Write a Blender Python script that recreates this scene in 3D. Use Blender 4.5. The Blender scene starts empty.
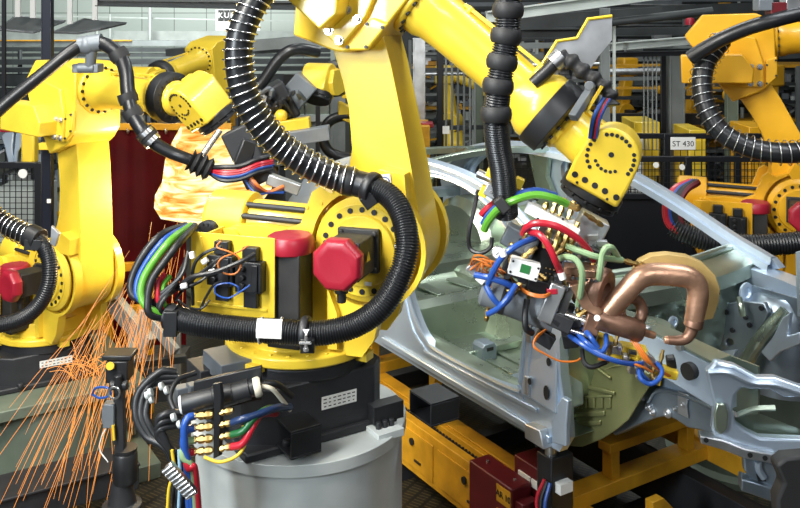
import bpy, bmesh, math, random
from mathutils import Vector as V, Matrix as M, noise
from mathutils.geometry import tessellate_polygon
R = math.radians
random.seed(7)
SC = bpy.context.scene
COL = SC.collection
F, HC, HY = 900.0, 3.0, 13.0            # focal length (px of an 800 wide frame), camera height, horizon row

def W(px, py, Y):
    return V(((px-400)*Y/F, Y, HC-(py-HY)*Y/F))

def on_plane(px, py, o, n):
    d = V(((px-400)/F, 1, -(py-HY)/F)); c = V((0, 0, HC))
    return c + d*(((o-c).dot(n))/d.dot(n))

# ------------------------------------------------------------------ materials
MATS = {}
def mat(name, col, metal=0.0, rough=0.5, var=0.0, vscale=6.0, bump=0.0, bscale=40.0, col2=None, emit=None, es=0.0, coat=0.0, spec=0.5):
    m = bpy.data.materials.new(name); m.use_nodes = True
    nt = m.node_tree; b = nt.nodes['Principled BSDF']; L = nt.links
    b.inputs['Base Color'].default_value = (*col, 1); b.inputs['Metallic'].default_value = metal
    b.inputs['Roughness'].default_value = rough; b.inputs['Coat Weight'].default_value = coat
    b.inputs['Specular IOR Level'].default_value = spec
    tc = nt.nodes.new('ShaderNodeTexCoord')
    if var or col2:
        nz = nt.nodes.new('ShaderNodeTexNoise'); nz.inputs['Scale'].default_value = vscale; nz.inputs['Detail'].default_value = 6
        L.new(tc.outputs['Object'], nz.inputs['Vector'])
        rp = nt.nodes.new('ShaderNodeValToRGB'); rp.color_ramp.elements[0].position = .35; rp.color_ramp.elements[1].position = .68
        c2 = col2 or tuple(min(1, c*(1+var)) for c in col)
        c1 = col if col2 else tuple(c*(1-var) for c in col)
        rp.color_ramp.elements[0].color = (*c1, 1); rp.color_ramp.elements[1].color = (*c2, 1)
        L.new(nz.outputs['Fac'], rp.inputs['Fac']); L.new(rp.outputs['Color'], b.inputs['Base Color'])
        mr = nt.nodes.new('ShaderNodeMapRange'); mr.inputs['To Min'].default_value = max(.05, rough-.08); mr.inputs['To Max'].default_value = min(1, rough+.12)
        L.new(nz.outputs['Fac'], mr.inputs['Value']); L.new(mr.outputs['Result'], b.inputs['Roughness'])
    if bump:
        n2 = nt.nodes.new('ShaderNodeTexNoise'); n2.inputs['Scale'].default_value = bscale; n2.inputs['Detail'].default_value = 3
        L.new(tc.outputs['Object'], n2.inputs['Vector'])
        bp = nt.nodes.new('ShaderNodeBump'); bp.inputs['Strength'].default_value = bump; bp.inputs['Distance'].default_value = .01
        L.new(n2.outputs['Fac'], bp.inputs['Height']); L.new(bp.outputs['Normal'], b.inputs['Normal'])
    if emit:
        b.inputs['Emission Color'].default_value = (*emit, 1); b.inputs['Emission Strength'].default_value = es
    MATS[name] = m
    return m

YEL = mat('yellow_paint', (.83, .585, .045), 0, .34, .07, 5, .03, 90, coat=.25)
YEL2 = mat('conveyor_yellow', (.56, .28, .012), 0, .5, .18, 7, .05, 60)
BLK = mat('black_plastic', (.012, .013, .015), 0, .42, .2, 8)
HOSE = mat('black_hose', (.009, .010, .012), 0, .36, spec=.5)
RUB = mat('black_rubber', (.014, .014, .015), 0, .6)
MOT = mat('motor_black', (.022, .021, .020), 0, .5, .2, 10, .04, 120)
REDC = mat('red_plastic', (.32, .012, .028), 0, .36, .08, 6, .05, 300)
STEEL = mat('bright_steel', (.62, .63, .64), 1, .28, .1, 9)
SPRG = mat('spring_steel', (.75, .76, .78), 1, .25)
CHROME = mat('chrome', (.6, .6, .6), .8, .25)
BRASS = mat('brass', (.52, .36, .13), 1, .33, .12, 20)
COPPER = mat('copper', (.50, .29, .19), .75, .36, .22, 14, .12, 60)
COPD = mat('copper_dark', (.25, .14, .095), .7, .42, .25, 18, .1, 60)
TANP = mat('tan_laminate', (.40, .28, .10), 0, .5, .1, 12)
DGREY = mat('dark_grey_casting', (.018, .019, .022), 0, .5, .15, 9, .08, 80)
MGREY = mat('slate_grey_metal', (.15, .17, .19), .1, .42, .08, 8)
LGREY = mat('light_grey_paint', (.45, .48, .47), 0, .45, .08, 5)
DRUM = mat('pedestal_grey', (.44, .47, .46), .15, .40, .12, 4, .05, 30)
DRUM2 = mat('pedestal_green_grey', (.13, .16, .12), .05, .5, .15, 4, .05, 30)
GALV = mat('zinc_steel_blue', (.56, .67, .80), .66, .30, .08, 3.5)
GALG = mat('zinc_steel_green_reflection', (.40, .47, .38), .88, .27, .2, 3.0)  # bare zinc steel, with greenish reflected light mixed into its colour
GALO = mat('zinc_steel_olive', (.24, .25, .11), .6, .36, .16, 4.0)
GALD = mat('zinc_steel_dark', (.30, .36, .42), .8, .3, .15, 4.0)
BLU = mat('blue_hose', (.02, .075, .32), 0, .32)
GRN = mat('green_hose', (.10, .32, .03), 0, .3)
SAGE = mat('sage_hose', (.24, .36, .19), 0, .38)
REDH = mat('red_hose', (.42, .015, .03), 0, .32)
ORG = mat('orange_cable', (.55, .15, .02), 0, .4)
YELC = mat('yellow_cable', (.70, .47, .03), 0, .4)
WHT = mat('white_plastic', (.82, .82, .80), 0, .45)
LBL = mat('label_white', (.80, .80, .76), 0, .5)
INK = mat('black_ink', (.01, .01, .01), 0, .6)
FRAME = mat('black_frame', (.010, .011, .014), 0, .35)
DRED = mat('dark_red_paint', (.11, .006, .010), 0, .45, .15, 8)
GALP = mat('galvanised_sheet', (.58, .60, .62), .9, .36, .18, 7)
GSTR = mat('grey_structure', (.20, .22, .22), .2, .5, .15, 3)
GSTRL = mat('pale_structure', (.44, .48, .46), .1, .5, .12, 3)
DSTR = mat('dark_structure', (.035, .04, .042), .2, .5, .25, 3)

# ------------------------------------------------------------------ mesh builder
def basis(ax):
    ax = ax.normalized()
    t = V((0, 0, 1)) if abs(ax.z) < .9 else V((1, 0, 0))
    u = t.cross(ax).normalized()
    return u, ax.cross(u).normalized()

def spline(pts, sub=8, closed=False):
    pts = [V(p) for p in pts]
    if len(pts) < 3: 
        return [pts[0].lerp(pts[-1], i/sub) for i in range(sub+1)]
    out = []; n = len(pts)
    segs = n if closed else n-1
    for i in range(segs):
        p1, p2 = pts[i], pts[(i+1) % n]
        p0 = pts[i-1] if (i > 0 or closed) else p1*2-p2
        p3 = pts[(i+2) % n] if (i+2 < n or closed) else p2*2-p1
        for k in range(sub):
            t = k/sub
            out.append(.5*((2*p1)+(p2-p0)*t+(2*p0-5*p1+4*p2-p3)*t*t+(3*p1-p0-3*p2+p3)*t**3))
    if not closed: out.append(pts[-1])
    return out

def resample(pts, step):
    out = [pts[0]]; acc = 0
    L = sum((b-a).length for a, b in zip(pts, pts[1:])); n = max(2, int(L/step)); step = L/n
    for a, b in zip(pts, pts[1:]):
        d = (b-a).length
        while d > 1e-9 and acc+d >= step-1e-9:
            a = a+(b-a)*((step-acc)/d); out.append(a); d = (b-a).length; acc = 0
        acc += d
    if (out[-1]-pts[-1]).length > step*.3: out.append(pts[-1])
    return out

def frames(pts):
    res = []; u = None
    for i, p in enumerate(pts):
        a = pts[max(0, i-1)]; b = pts[min(len(pts)-1, i+1)]
        t = (b-a).normalized() if (b-a).length > 1e-9 else V((0, 0, 1))
        if u is None: u, w = basis(t)
        else:
            u = u-t*u.dot(t); u = u.normalized() if u.length > 1e-6 else basis(t)[0]
        res.append((p, t, u, t.cross(u)))
    return res

class MB:
    def __init__(s, T=None): s.bm = bmesh.new(); s.T = T or M.Identity(4)
    def v(s, p): return s.bm.verts.new(s.T @ V(p))
    def face(s, vs):
        try: return s.bm.faces.new(vs)
        except ValueError: return None
    def poly(s, pts): return s.face([s.v(p) for p in pts])
    def hexa(s, a, b):
        A = [s.v(p) for p in a]; B = [s.v(p) for p in b]
        s.face(A[::-1]); s.face(B)
        n = len(A)
        for i in range(n): s.face([A[i], A[(i+1) % n], B[(i+1) % n], B[i]])
        return s
    def box(s, c, size, X=None, Y=None, Z=None):
        X = V(X) if X else V((1, 0, 0)); Y = V(Y) if Y else V((0, 1, 0)); Z = V(Z) if Z else V((0, 0, 1))
        c = V(c); x, y, z = X*size[0]/2, Y*size[1]/2, Z*size[2]/2
        return s.hexa([c-x-y-z, c+x-y-z, c+x+y-z, c-x+y-z], [c-x-y+z, c+x-y+z, c+x+y+z, c-x+y+z])
    def bar(s, p0, p1, w, h, up=(0, 0, 1)):
        p0, p1 = V(p0), V(p1); t = (p1-p0).normalized(); up = V(up)
        x = t.cross(up); x = x.normalized() if x.length > 1e-4 else V((1, 0, 0)); z = x.cross(t).normalized()
        return s.box((p0+p1)/2, (w, (p1-p0).length, h), x, t, z)
    def cyl(s, p0, p1, r0, r1=None, n=20, caps=True, phase=0):
        r1 = r0 if r1 is None else r1
        p0, p1 = V(p0), V(p1); u, w = basis(p1-p0)
        cs = [(math.cos(phase+2*math.pi*i/n), math.sin(phase+2*math.pi*i/n)) for i in range(n)]
        A = [s.v(p0+(u*c+w*d)*r0) for c, d in cs]; B = [s.v(p1+(u*c+w*d)*r1) for c, d in cs]
        for i in range(n): s.face([A[i], A[(i+1) % n], B[(i+1) % n], B[i]])
        if caps: s.face(A[::-1]); s.face(B)
        return s
    def lathe(s, prof, o, ax, n=28, phase=0):
        o, ax = V(o), V(ax).normalized(); u, w = basis(ax); prev = None
        for k, (r, h) in enumerate(prof):
            if r < 1e-6: ring = [s.v(o+ax*h)]
            else: ring = [s.v(o+ax*h+(u*math.cos(phase+2*math.pi*i/n)+w*math.sin(phase+2*math.pi*i/n))*r) for i in range(n)]
            if prev is not None:
                for i in range(n):
                    a, b, c, d = prev[i % len(prev)], prev[(i+1) % len(prev)], ring[(i+1) % len(ring)], ring[i % len(ring)]
                    q = []
                    for x in (a, b, c, d):
                        if x not in q: q.append(x)
                    if len(q) > 2: s.face(q)
            prev = ring
        return s
    def tube(s, pts, r, n=8, sub=8, step=None, smooth=True, closed=False, caps=True):
        P = spline(pts, sub, closed) if smooth else [V(p) for p in pts]
        if step: P = resample(P, step)
        fr = frames(P); rings = []
        for i, (p, t, u, w) in enumerate(fr):
            rr = r(i/(len(fr)-1), i) if callable(r) else r
            rings.append([s.v(p+(u*math.cos(2*math.pi*k/n)+w*math.sin(2*math.pi*k/n))*rr) for k in range(n)])
        for A, B in zip(rings, rings[1:]):
            for k in range(n): s.face([A[k], A[(k+1) % n], B[(k+1) % n], B[k]])
        if caps: s.face(rings[0][::-1]); s.face(rings[-1])
        return s
    def corr(s, pts, r, pitch=.01, amp=.12, n=14):
        return s.tube(pts, lambda t, i: r*(1+amp) if i % 4 in (0, 1) else r*(1-amp), n, 10, pitch/4)
    def coil(s, pts, r, wire, pitch, n=6, seg=14):
        P = resample(spline(pts, 10), pitch/seg); fr = frames(P); out = []
        for i, (p, t, u, w) in enumerate(fr):
            a = 2*math.pi*i/seg; out.append(p+(u*math.cos(a)+w*math.sin(a))*r)
        return s.tube(out, wire, n, smooth=False)
    def sphere(s, c, r, n=16, sc=(1, 1, 1)):
        m = M.Translation(V(c)) @ M.Diagonal((*[r*k for k in sc], 1))
        bmesh.ops.create_uvsphere(s.bm, u_segments=n, v_segments=max(6, n*2//3), radius=1, matrix=s.T @ m); return s
    def torus(s, c, ax, R_, r, n=28, m=8):
        c, ax = V(c), V(ax).normalized(); u, w = basis(ax)
        pts = [c+(u*math.cos(2*math.pi*i/n)+w*math.sin(2*math.pi*i/n))*R_ for i in range(n)]
        rings = []
        for i, p in enumerate(pts):
            o = (p-c).normalized()
            rings.append([s.v(p+(o*math.cos(2*math.pi*k/m)+ax*math.sin(2*math.pi*k/m))*r) for k in range(m)])
        for i in range(n):
            A, B = rings[i], rings[(i+1) % n]
            for k in range(m): s.face([A[k], A[(k+1) % m], B[(k+1) % m], B[k]])
        return s
    def slab(s, pts, vec, holes=()):
        """a flat outline (with holes) given thickness vec; vec may be a function of a point"""
        vf = vec if callable(vec) else (lambda p: V(vec))
        loops = [[V(p) for p in pts]]+[[V(p) for p in h] for h in holes]
        A = [[s.v(p) for p in l] for l in loops]; B = [[s.v(p+vf(p)) for p in l] for l in loops]
        fa = [v for l in A for v in l]; fb = [v for l in B for v in l]
        if holes:
            nrm = V((0, 0, 0)); l = loops[0]
            for i in range(len(l)): nrm += l[i].cross(l[(i+1) % len(l)])
            u, w = basis(nrm)
            tris = tessellate_polygon([[V((p.dot(u), p.dot(w), 0)) for p in l] for l in loops])
            for t in tris: s.face([fa[i] for i in t]); s.face([fb[i] for i in t][::-1])
        else: s.face(fa[::-1]); s.face(fb)
        for a, b in zip(A, B):
            n = len(a)
            for i in range(n): s.face([a[i], a[(i+1) % n], b[(i+1) % n], b[i]])
        return s
    def sheet(s, rows, thick=None):
        g = [[s.v(p) for p in r] for r in rows]
        for a, b in zip(g, g[1:]):
            for i in range(len(a)-1): s.face([a[i], a[i+1], b[i+1], b[i]])
        if thick:
            t = V(thick); h = [[s.v(V(p)+t) for p in r] for r in rows]
            for a, b in zip(h, h[1:]):
                for i in range(len(a)-1): s.face([a[i], b[i], b[i+1], a[i+1]])
            per = [g[0][i] for i in range(len(g[0]))]+[r[-1] for r in g[1:]]+g[-1][-2::-1]+[r[0] for r in g[-2:0:-1]]
            pr2 = [h[0][i] for i in range(len(h[0]))]+[r[-1] for r in h[1:]]+h[-1][-2::-1]+[r[0] for r in h[-2:0:-1]]
            for i in range(len(per)): s.face([per[i], per[(i+1) % len(per)], pr2[(i+1) % len(per)], pr2[i]])
        return s
    def bolts(s, c, ax, R_, r, h, n, a0=0, a1=2*math.pi):
        c, ax = V(c), V(ax).normalized(); u, w = basis(ax)
        for i in range(n):
            a = a0+(a1-a0)*i/n; p = c+(u*math.cos(a)+w*math.sin(a))*R_
            s.cyl(p, p+ax*h, r, n=8)
        return s
    def split(s, name, m, parent=None, bevel=0, gap=.002):
        """build every separate piece (islands that touch count as one) as an object of its own"""
        seen = {}; isl = []
        for v in s.bm.verts:
            if v in seen: continue
            st = [v]; seen[v] = 1; cur = []
            while st:
                x = st.pop(); cur.append(x)
                for e in x.link_edges:
                    y = e.other_vert(x)
                    if y not in seen: seen[y] = 1; st.append(y)
            isl.append(cur)
        def bb(c): return [min(v.co[i] for v in c)-gap for i in range(3)], [max(v.co[i] for v in c)+gap for i in range(3)]
        grp = []
        for c in isl:
            lo, hi = bb(c); hit = [g for g in grp if all(g[1][i] <= hi[i] and g[2][i] >= lo[i] for i in range(3))]
            ng = [list(c), lo, hi]
            for g in hit:
                ng[0] += g[0]; ng[1] = [min(a, b) for a, b in zip(ng[1], g[1])]; ng[2] = [max(a, b) for a, b in zip(ng[2], g[2])]; grp.remove(g)
            grp.append(ng)
        out = []
        for g in grp:
            mb = MB(); mp = {v: mb.bm.verts.new(v.co) for v in g[0]}
            for f in {f for v in g[0] for f in v.link_faces}: mb.bm.faces.new([mp[v] for v in f.verts])
            out.append(mb.build(name, m, parent, bevel))
        s.bm.free(); return out
    def build(s, name, m, parent=None, bevel=0, ang=38, seg=2):
        bm = s.bm
        bmesh.ops.recalc_face_normals(bm, faces=bm.faces)
        wl = wloc(parent) if parent else V((0, 0, 0))
        if parent: bmesh.ops.translate(bm, verts=bm.verts, vec=-wl)
        me = bpy.data.meshes.new(name); 
        for f in bm.faces: f.smooth = True
        lim = R(ang)
        for e in bm.edges:
            if len(e.link_faces) == 2:
                if e.calc_face_angle(0) > lim: e.smooth = False
            else: e.smooth = False
        bm.to_mesh(me); bm.free(); me.materials.append(m)
        o = bpy.data.objects.new(name, me); COL.objects.link(o)
        if parent: o.parent = parent
        if bevel:
            b = o.modifiers.new('bevel', 'BEVEL'); b.width = bevel; b.segments = seg; b.limit_method = 'ANGLE'; b.angle_limit = R(40)
        return o

def wloc(o):
    l = V((0, 0, 0))
    while o: l = l+o.location; o = o.parent
    return l

def thing(name, label, cat, loc=(0, 0, 0), group=None):
    o = bpy.data.objects.new(name, None); COL.objects.link(o); o.location = loc; o.empty_display_size = .1
    return tag(o, label, cat, group)

def tag(o, label, cat, group=None, kind=None):
    o['label'] = label; o['category'] = cat
    if group: o['group'] = group
    if kind: o['kind'] = kind
    return o

def struct(o, label=None):
    o['kind'] = 'structure'
    if label: o['label'] = label
    return o

def single(mb, name, m, label, cat, group=None, bevel=0, kind=None, base=None):
    return tag(mb.build(name, m, None, bevel), label, cat, group, kind)

def text(s, name, size, m, parent, mtx, extrude=.001, align='CENTER'):
    """a string on a plane: mtx maps local xy to the world"""
    c = bpy.data.curves.new(name, 'FONT'); c.body = s; c.size = size; c.extrude = extrude
    c.align_x = align; c.align_y = 'CENTER'; c.materials.append(m)
    t = bpy.data.objects.new(name, c); COL.objects.link(t); bpy.context.view_layer.update()
    me = bpy.data.meshes.new_from_object(t.evaluated_get(bpy.context.evaluated_depsgraph_get())); bpy.data.objects.remove(t)
    me.materials.clear(); me.materials.append(m); o = bpy.data.objects.new(name, me); COL.objects.link(o)
    if parent:
        o.parent = parent; o.matrix_local = M.Translation(-wloc(parent)) @ mtx
    else: o.matrix_world = mtx
    return o

def face_matrix(c, x, n):
    """text frame at c, x along the line of writing, n out of the surface"""
    x = V(x).normalized(); n = V(n).normalized(); y = n.cross(x).normalized(); x = y.cross(n)
    m = M((x, y, n)).transposed().to_4x4(); m.translation = V(c); return m
# ------------------------------------------------------------------ the six-axis robot, built in its own axes (x forward, z up from the slewing ring)
def RY(deg): return M.Rotation(R(deg), 4, 'Y')
def TR(x, y, z): return M.Translation((x, y, z))
def arc(cx, cz, r, a0, a1, n): return [(cx+r*math.cos(R(a0+(a1-a0)*i/n)), cz+r*math.sin(R(a0+(a1-a0)*i/n))) for i in range(n+1)]
def xz(pts, y): return [V((p[0], y, p[1])) for p in pts]

def robot(label, O, f, q2, pitch, tool, zbase, base_dir, yel=None, group=None, detail=2, wrist_roll=0, balancer=True, panel=True):
    yel = yel or YEL
    root = thing('industrial_robot', label, 'robot', (O[0], O[1], zbase), group)
    yaw = math.atan2(f[1], f[0])
    T1 = TR(*O) @ M.Rotation(yaw, 4, 'Z')
    TB = TR(O[0], O[1], 0) @ M.Rotation(math.atan2(base_dir[1], base_dir[0]), 4, 'Z')
    zr = O[2]
    # --- base
    b = MB(TB)
    b.slab([V(p+(zbase,)) for p in [(-.34, -.20), (-.24, -.27), (.20, -.27), (.27, -.20), (.27, .2), (.2, .27), (-.24, .27), (-.34, .2)]], (0, 0, zr-zbase-.05))
    b.lathe([(.0, 0), (.285, 0), (.285, .055), (0, .055)], (0, 0, zr-.06), (0, 0, 1), 40)
    b.box((-.03, 0, zbase+.0175), (.66, .58, .035))
    for x in (-.2, .2):
        for y in (-.3, .3): b.cyl((x, y, zbase+.03), (x, y, zbase+.06), .02, n=6)
    base = b.build('base', DGREY, root, .008)
    # --- slewing ring + turret
    t = MB(T1)
    t.lathe([(0, 0), (.30, 0), (.307, .006), (.307, .038), (.30, .044), (.255, .05), (.25, .13), (0, .13)], (0, 0, 0), (0, 0, 1), 56)
    t.bolts((0, 0, .043), (0, 0, 1), .283, .009, .008, 24)
    for a in (-100, -10, 170): 
        c, s_ = math.cos(R(a)), math.sin(R(a)); t.box((.31*c, .31*s_, .0), (.05, .06, .035), (c, s_, 0), (-s_, c, 0))
    t.build('turntable', yel, root, .003)
    u = MB(T1)
    u.slab(xz([(-.26, .05), (-.33, .2), (-.33, .42), (-.2, .46), (.12, .46), (.2, .3), (.24, .05)], -.10), (0, .26, 0))
    J2 = (.345, .455)
    web = [(-.25, .03), (-.31, .2), (-.31, .43), (-.235, .50), (-.12, .51), (.0, .50), (.07, .53), (.12, .66), (.155, .685), (.2, .66)]+arc(*J2, .245, 118, -75, 18)+[(.38, .1), (.33, .03)]
    u.slab(xz(web, -.155), (0, .054, 0), [xz(arc(*J2, .226, 0, 350, 35), -.155)])
    web2 = [(p[0], p[1]) for p in web]
    u.slab(xz(web2, .155), (0, .05, 0))
    u.slab(xz([(.2, .06), (.24, .06), (.24, .2), (.2, .3)], -.19), (0, .04, 0))
    u.cyl((-.24, -.175, .44), (-.24, -.15, .44), .055, n=24); u.cyl((-.24, -.18, .44), (-.24, -.15, .44), .01, n=8)
    for p in ((-.12, .44), (-.03, .43), (.1, .6), (.16, .62)): u.cyl((p[0], -.16, p[1]), (p[0], -.15, p[1]), .008, n=8)
    turret = u.build('turret', yel, root, .006)
    # --- J2 gear flange and motor
    g = MB(T1); c2 = (J2[0], 0, J2[1])
    g.lathe([(0, 0), (.205, 0), (.205, .012), (.178, .03), (.178, .036), (.14, .037), (.135, .052), (0, .052)], (J2[0], -.155, J2[1]), (0, -1, 0), 48)
    gear = g.build('gear_flange', yel, root, .002)
    gb = MB(T1); gb.bolts((J2[0], -.19, J2[1]), (0, -1, 0), .158, .0115, .006, 20); (gb.split('bolt', BLK, gear) if detail > 2 else gb.build('bolt_ring', BLK, gear))
    m = MB(T1)
    m.box((J2[0]-.005, -.215, J2[1]+.01), (.165, .03, .165))
    m.box((J2[0]-.005, -.31, J2[1]+.01), (.135, .19, .135))
    m.box((J2[0]-.005, -.40, J2[1]+.015), (.142, .012, .142))
    for sx in (-1, 1):
        for sz in (-1, 1): m.cyl((J2[0]-.005+sx*.068, -.2, J2[1]+.01+sz*.068), (J2[0]-.005+sx*.068, -.24, J2[1]+.01+sz*.068), .012, n=8)
    m.cyl((J2[0]-.02, -.36, J2[1]-.06), (J2[0]-.02, -.36, J2[1]-.115), .026, n=14); m.cyl((J2[0]-.02, -.36, J2[1]-.11), (J2[0]-.02, -.36, J2[1]-.15), .017, n=12)
    motor = m.build('motor', MOT, root, .006)
    k = MB(T1); k.lathe([(0, 0), (.094, 0), (.099, .006), (.099, .04), (.09, .058), (.082, .062), (.06, .060), (0, .060)], (J2[0]-.005, -.405, J2[1]+.012), (0, -1, 0), 8, phase=R(22.5))
    k.build('motor_cap', REDC, motor, .003)
    # --- lower arm
    T2 = T1 @ TR(J2[0], 0, J2[1]) @ RY(q2)
    a = MB(T2)
    out = [(-.10, 1.05), (-.085, .93), (-.044, .80), (-.02, .66), (-.01, .54), (-.02, .38), (-.06, .27), (-.15, .17)]+arc(0, 0, .225, 150, 360, 22)+[(.22, .1), (.214, .28), (.205, .47), (.19, .70), (.17, .85), (.13, 1.0), (.08, 1.08), (-.05, 1.1)]
    a.slab(xz(out, -.10), (0, .235, 0))
    for p in ((-.02, .83), (.01, .835), (.04, .84), (.07, .845)): a.box((p[0], -.1015, p[1]-.05), (.012, .004, .018))
    a.slab(xz([(.04, .17), (.2, .17), (.205, .27), (.11, .30), (.03, .24)], -.17), (0, .09, 0))
    a.build('lower_arm', yel, root, .012, seg=3)
    # --- upper housing
    T3 = T1 @ TR(J2[0]+math.sin(R(q2)), 0, J2[1]+math.cos(R(q2))) @ RY(-pitch)
    h = MB(T3)
    h.slab(xz([(-.085, -.12), (-.012, -.222), (.16, -.157), (.205, -.125), (.262, -.05), (.262, .31), (.15, .36), (-.18, .36), (-.30, .22)], -.17), (0, .33, 0))
    h.slab(xz([(.06, -.125), (.18, -.125), (.185, .035), (.14, .2), (-.1, .25), (-.22, .15), (-.1, -.1)], -.20), (0, .035, 0))
    h.slab(xz([(.192, -.125), (.268, -.06), (.268, .075), (.2, .05)], -.195), (0, .03, 0))
    h.lathe([(0, 0), (.15, 0), (.155, .015), (.15, .03), (.12, .035), (.12, .06)], (.255, 0, .19), (1, 0, 0), 36)
    h.slab(xz([(-.30, -.01), (-.12, -.10), (-.09, .02), (-.20, .10)], -.16), (0, .25, 0))
    h.cyl((-.245, -.17, .02), (-.245, -.13, .02), .04, n=20)
    hs = h.build('upper_housing', yel, root, .008)
    e = MB(T3)
    e.slab(xz([(-.33, -.085), (.105, -.09), (.12, .0), (.05, .1), (-.33, .1)], -.32), (0, .13, 0))
    cov = e.build('motor_cover', yel, hs, .008)
    hb = MB(T3)
    for p in ((.101, -.10), (.158, -.102), (.108, .01), (.162, .009)):
        hb.cyl((p[0], -.2, p[1]), (p[0], -.205, p[1]), .019, n=16); hb.cyl((p[0], -.2, p[1]), (p[0], -.218, p[1]), .012, n=6)
    hb.split('bolt', CHROME, hs)
    hd = MB(T3)
    for p in ((.2, -.1), (.258, -.05), (.26, .05), (.205, .02)): hd.cyl((p[0], -.19, p[1]), (p[0], -.203, p[1]), .007, n=8)
    hd.split('screw', BLK, hs)
    hd = MB(T3); hd.bolts((.28, 0, .19), (1, 0, 0), .137, .011, .012, 18)
    hd.split('bolt', BLK, hs) if detail > 2 else hd.build('bolt_ring', BLK, hs)
    # --- forearm
    fa = MB(T3)
    fa.lathe([(0, .29), (.128, .29), (.125, .33), (.112, .36), (.105, .45), (.098, .78), (.098, .80), (.13, .86), (.142, .885), (.142, .91), (0, .91)], (0, 0, .19), (1, 0, 0), 36)
    fa.bar((.42, -.03, .30), (.84, -.03, .315), .02, .014); fa.cyl((.45, -.03, .28), (.45, -.03, .31), .014, n=10); fa.cyl((.8, -.03, .27), (.8, -.03, .31), .014, n=10)
    fa.build('forearm', yel, root, .002)
    TW = T3 @ TR(0, 0, .19) @ M.Rotation(R(wrist_roll), 4, 'X')
    w = MB(TW)
    w.lathe([(0, .91), (.15, .91), (.152, .93), (.148, .985), (.135, .99), (.12, 1.0), (0, 1.0)], (0, 0, 0), (1, 0, 0), 36)
    wr = w.build('wrist_ring', BLK, root, .002)
    w = MB(TW)
    w.bolts((1.0, 0, 0), (1, 0, 0), .118, .009, .006, 16)
    w.split('bolt', RUB, wr) if detail > 2 else w.build('bolt_ring', RUB, wr)
    # wrist: tool = angle of the tool axis in the arm plane, measured from the forearm
    J5 = TW @ TR(1.205, 0, .045) @ RY(tool)
    k = MB(TW)
    k.lathe([(0, .995), (.105, .995), (.10, 1.02), (.086, 1.03), (.086, 1.20), (0, 1.20)], (0, 0, 0), (1, 0, 0), 28)
    k.slab([V((x, .06, z)) for x, z in [(1.03, -.09), (1.16, -.11), (1.24, -.1), (1.28, 0), (1.24, .1), (1.14, .1), (1.03, .09)]], (0, .07, 0))
    wrist = k.build('wrist', yel, root, .006)
    p = MB(J5)
    out = arc(0, 0, .105, 90, 270, 14)+[(.07, -.108), (.155, -.104), (.155, .104), (.07, .108)]
    p.slab(xz(out, -.125), (0, .22, 0))
    plate = p.build('wrist_plate', yel, root, .012, seg=3)
    d = MB(J5)
    def hole(x, z, r): d.cyl((x, -.1245, z), (x, -.1275, z), r, n=12)
    for a0, a1, n in ((150, 215, 6), (250, 325, 6), (75, 125, 5)):
        for i in range(n):
            an = R(a0+(a1-a0)*i/(n-1)); rr = .082 if a0 != 75 else .085; hole(rr*math.cos(an), rr*math.sin(an), .0075)
    for i in range(6):
        an = R(-45+90*i/5); hole(.055*math.cos(an)-.002, .055*math.sin(an), .0065)
    for z in (-.08, -.04, 0, .04, .085): hole(.118, z, .0115)
    hole(-.01, .0, .010)
    for z in (-.06, .06): hole(.14, z, .005)
    d.split('bolt_hole', BLK, plate) if detail > 2 else d.build('bolt_ring', BLK, plate)
    q = MB(J5)
    q.lathe([(0, .145), (.112, .145), (.118, .15), (.118, .185), (.11, .19), (.11, .21), (.09, .215), (0, .215)], (0, 0, 0), (1, 0, 0), 36)
    q.bolts((.187, 0, 0), (1, 0, 0), .112, .007, .012, 12)
    q.build('tool_flange', BLK, root, .002)
    if balancer:
        c = MB(T1)
        ba = V((-.42, .03, .49)); bx = V((1, 0, -.03)).normalized()
        c.lathe([(0, 0), (.10, 0), (.118, .015), (.12, .10), (.12, .19), (.10, .2), (.09, .2)], ba, bx, 32)
        c.lathe([(0, .18), (.092, .18), (.092, .52), (.08, .54), (0, .54)], ba, bx, 28)
        bal = c.build('balancer', yel, root, .004)
        c = MB(T1)
        for y, z in ((-.10, .035), (-.065, .075)):
            c.cyl(ba+V((.18, y, z)), ba+V((.56, y+.0, z-.01)), .012, n=10)
        c.split('balancer_rod', DGREY, bal)
    # vertical J1 motor
    m1 = MB(T1)
    m1.box((.07, -.25, .27), (.135, .135, .36)); m1.box((.07, -.25, .13), (.16, .16, .05))
    mo = m1.build('motor', MOT, root, .006)
    k = MB(T1); k.lathe([(0, 0), (.092, 0), (.094, .008), (.094, .05), (.084, .066), (.06, .068), (0, .068)], (.07, -.25, .445), (0, 0, 1), 10)
    k.build('motor_cap', REDC, mo, .003)
    if panel:
        p = MB(T1)
        p.box((-.135, -.335, .36), (.36, .006, .31)); p.box((-.27, -.25, .4), (.012, .18, .2)); p.box((-.135, -.25, .24), (.30, .19, .012))
        pn = p.build('connector_panel', yel, root, .002)
        for i, (x, z) in enumerate(((-.165, .385), (-.045, .37))):
            q = MB(T1)
            q.box((x, -.36, z), (.11, .045, .115)); q.box((x+.03, -.385, z), (.025, .012, .10)); q.box((x, -.355, z+.085), (.06, .035, .05)); q.box((x, -.35, z-.09), (.056, .03, .06))
            for zz in (.0, .035, -.03): q.cyl((x-.02, -.37, z+zz), (x-.02, -.40, z+zz), .011, n=10)
            cb = q.build('connector_block', BLK, pn, .003)
    frames_ = dict(T1=T1, T2=T2, T3=T3, TW=TW, J5=J5, TB=TB, base=base, root=root, turret=turret)
    return root, frames_

GDIR = V((.532, -.847, 0)); EDIR = V((.847, .532, 0))

# ================================================================== main robot
ZP = 1.335
root, FM = robot('large yellow welding robot in front, standing on the bright grey drum',
                 (-.417, 3.75, 1.63), (.954, -.3, 0), -8.5, -40, 77, ZP, EDIR, detail=3)
T1 = FM['T1']
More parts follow.
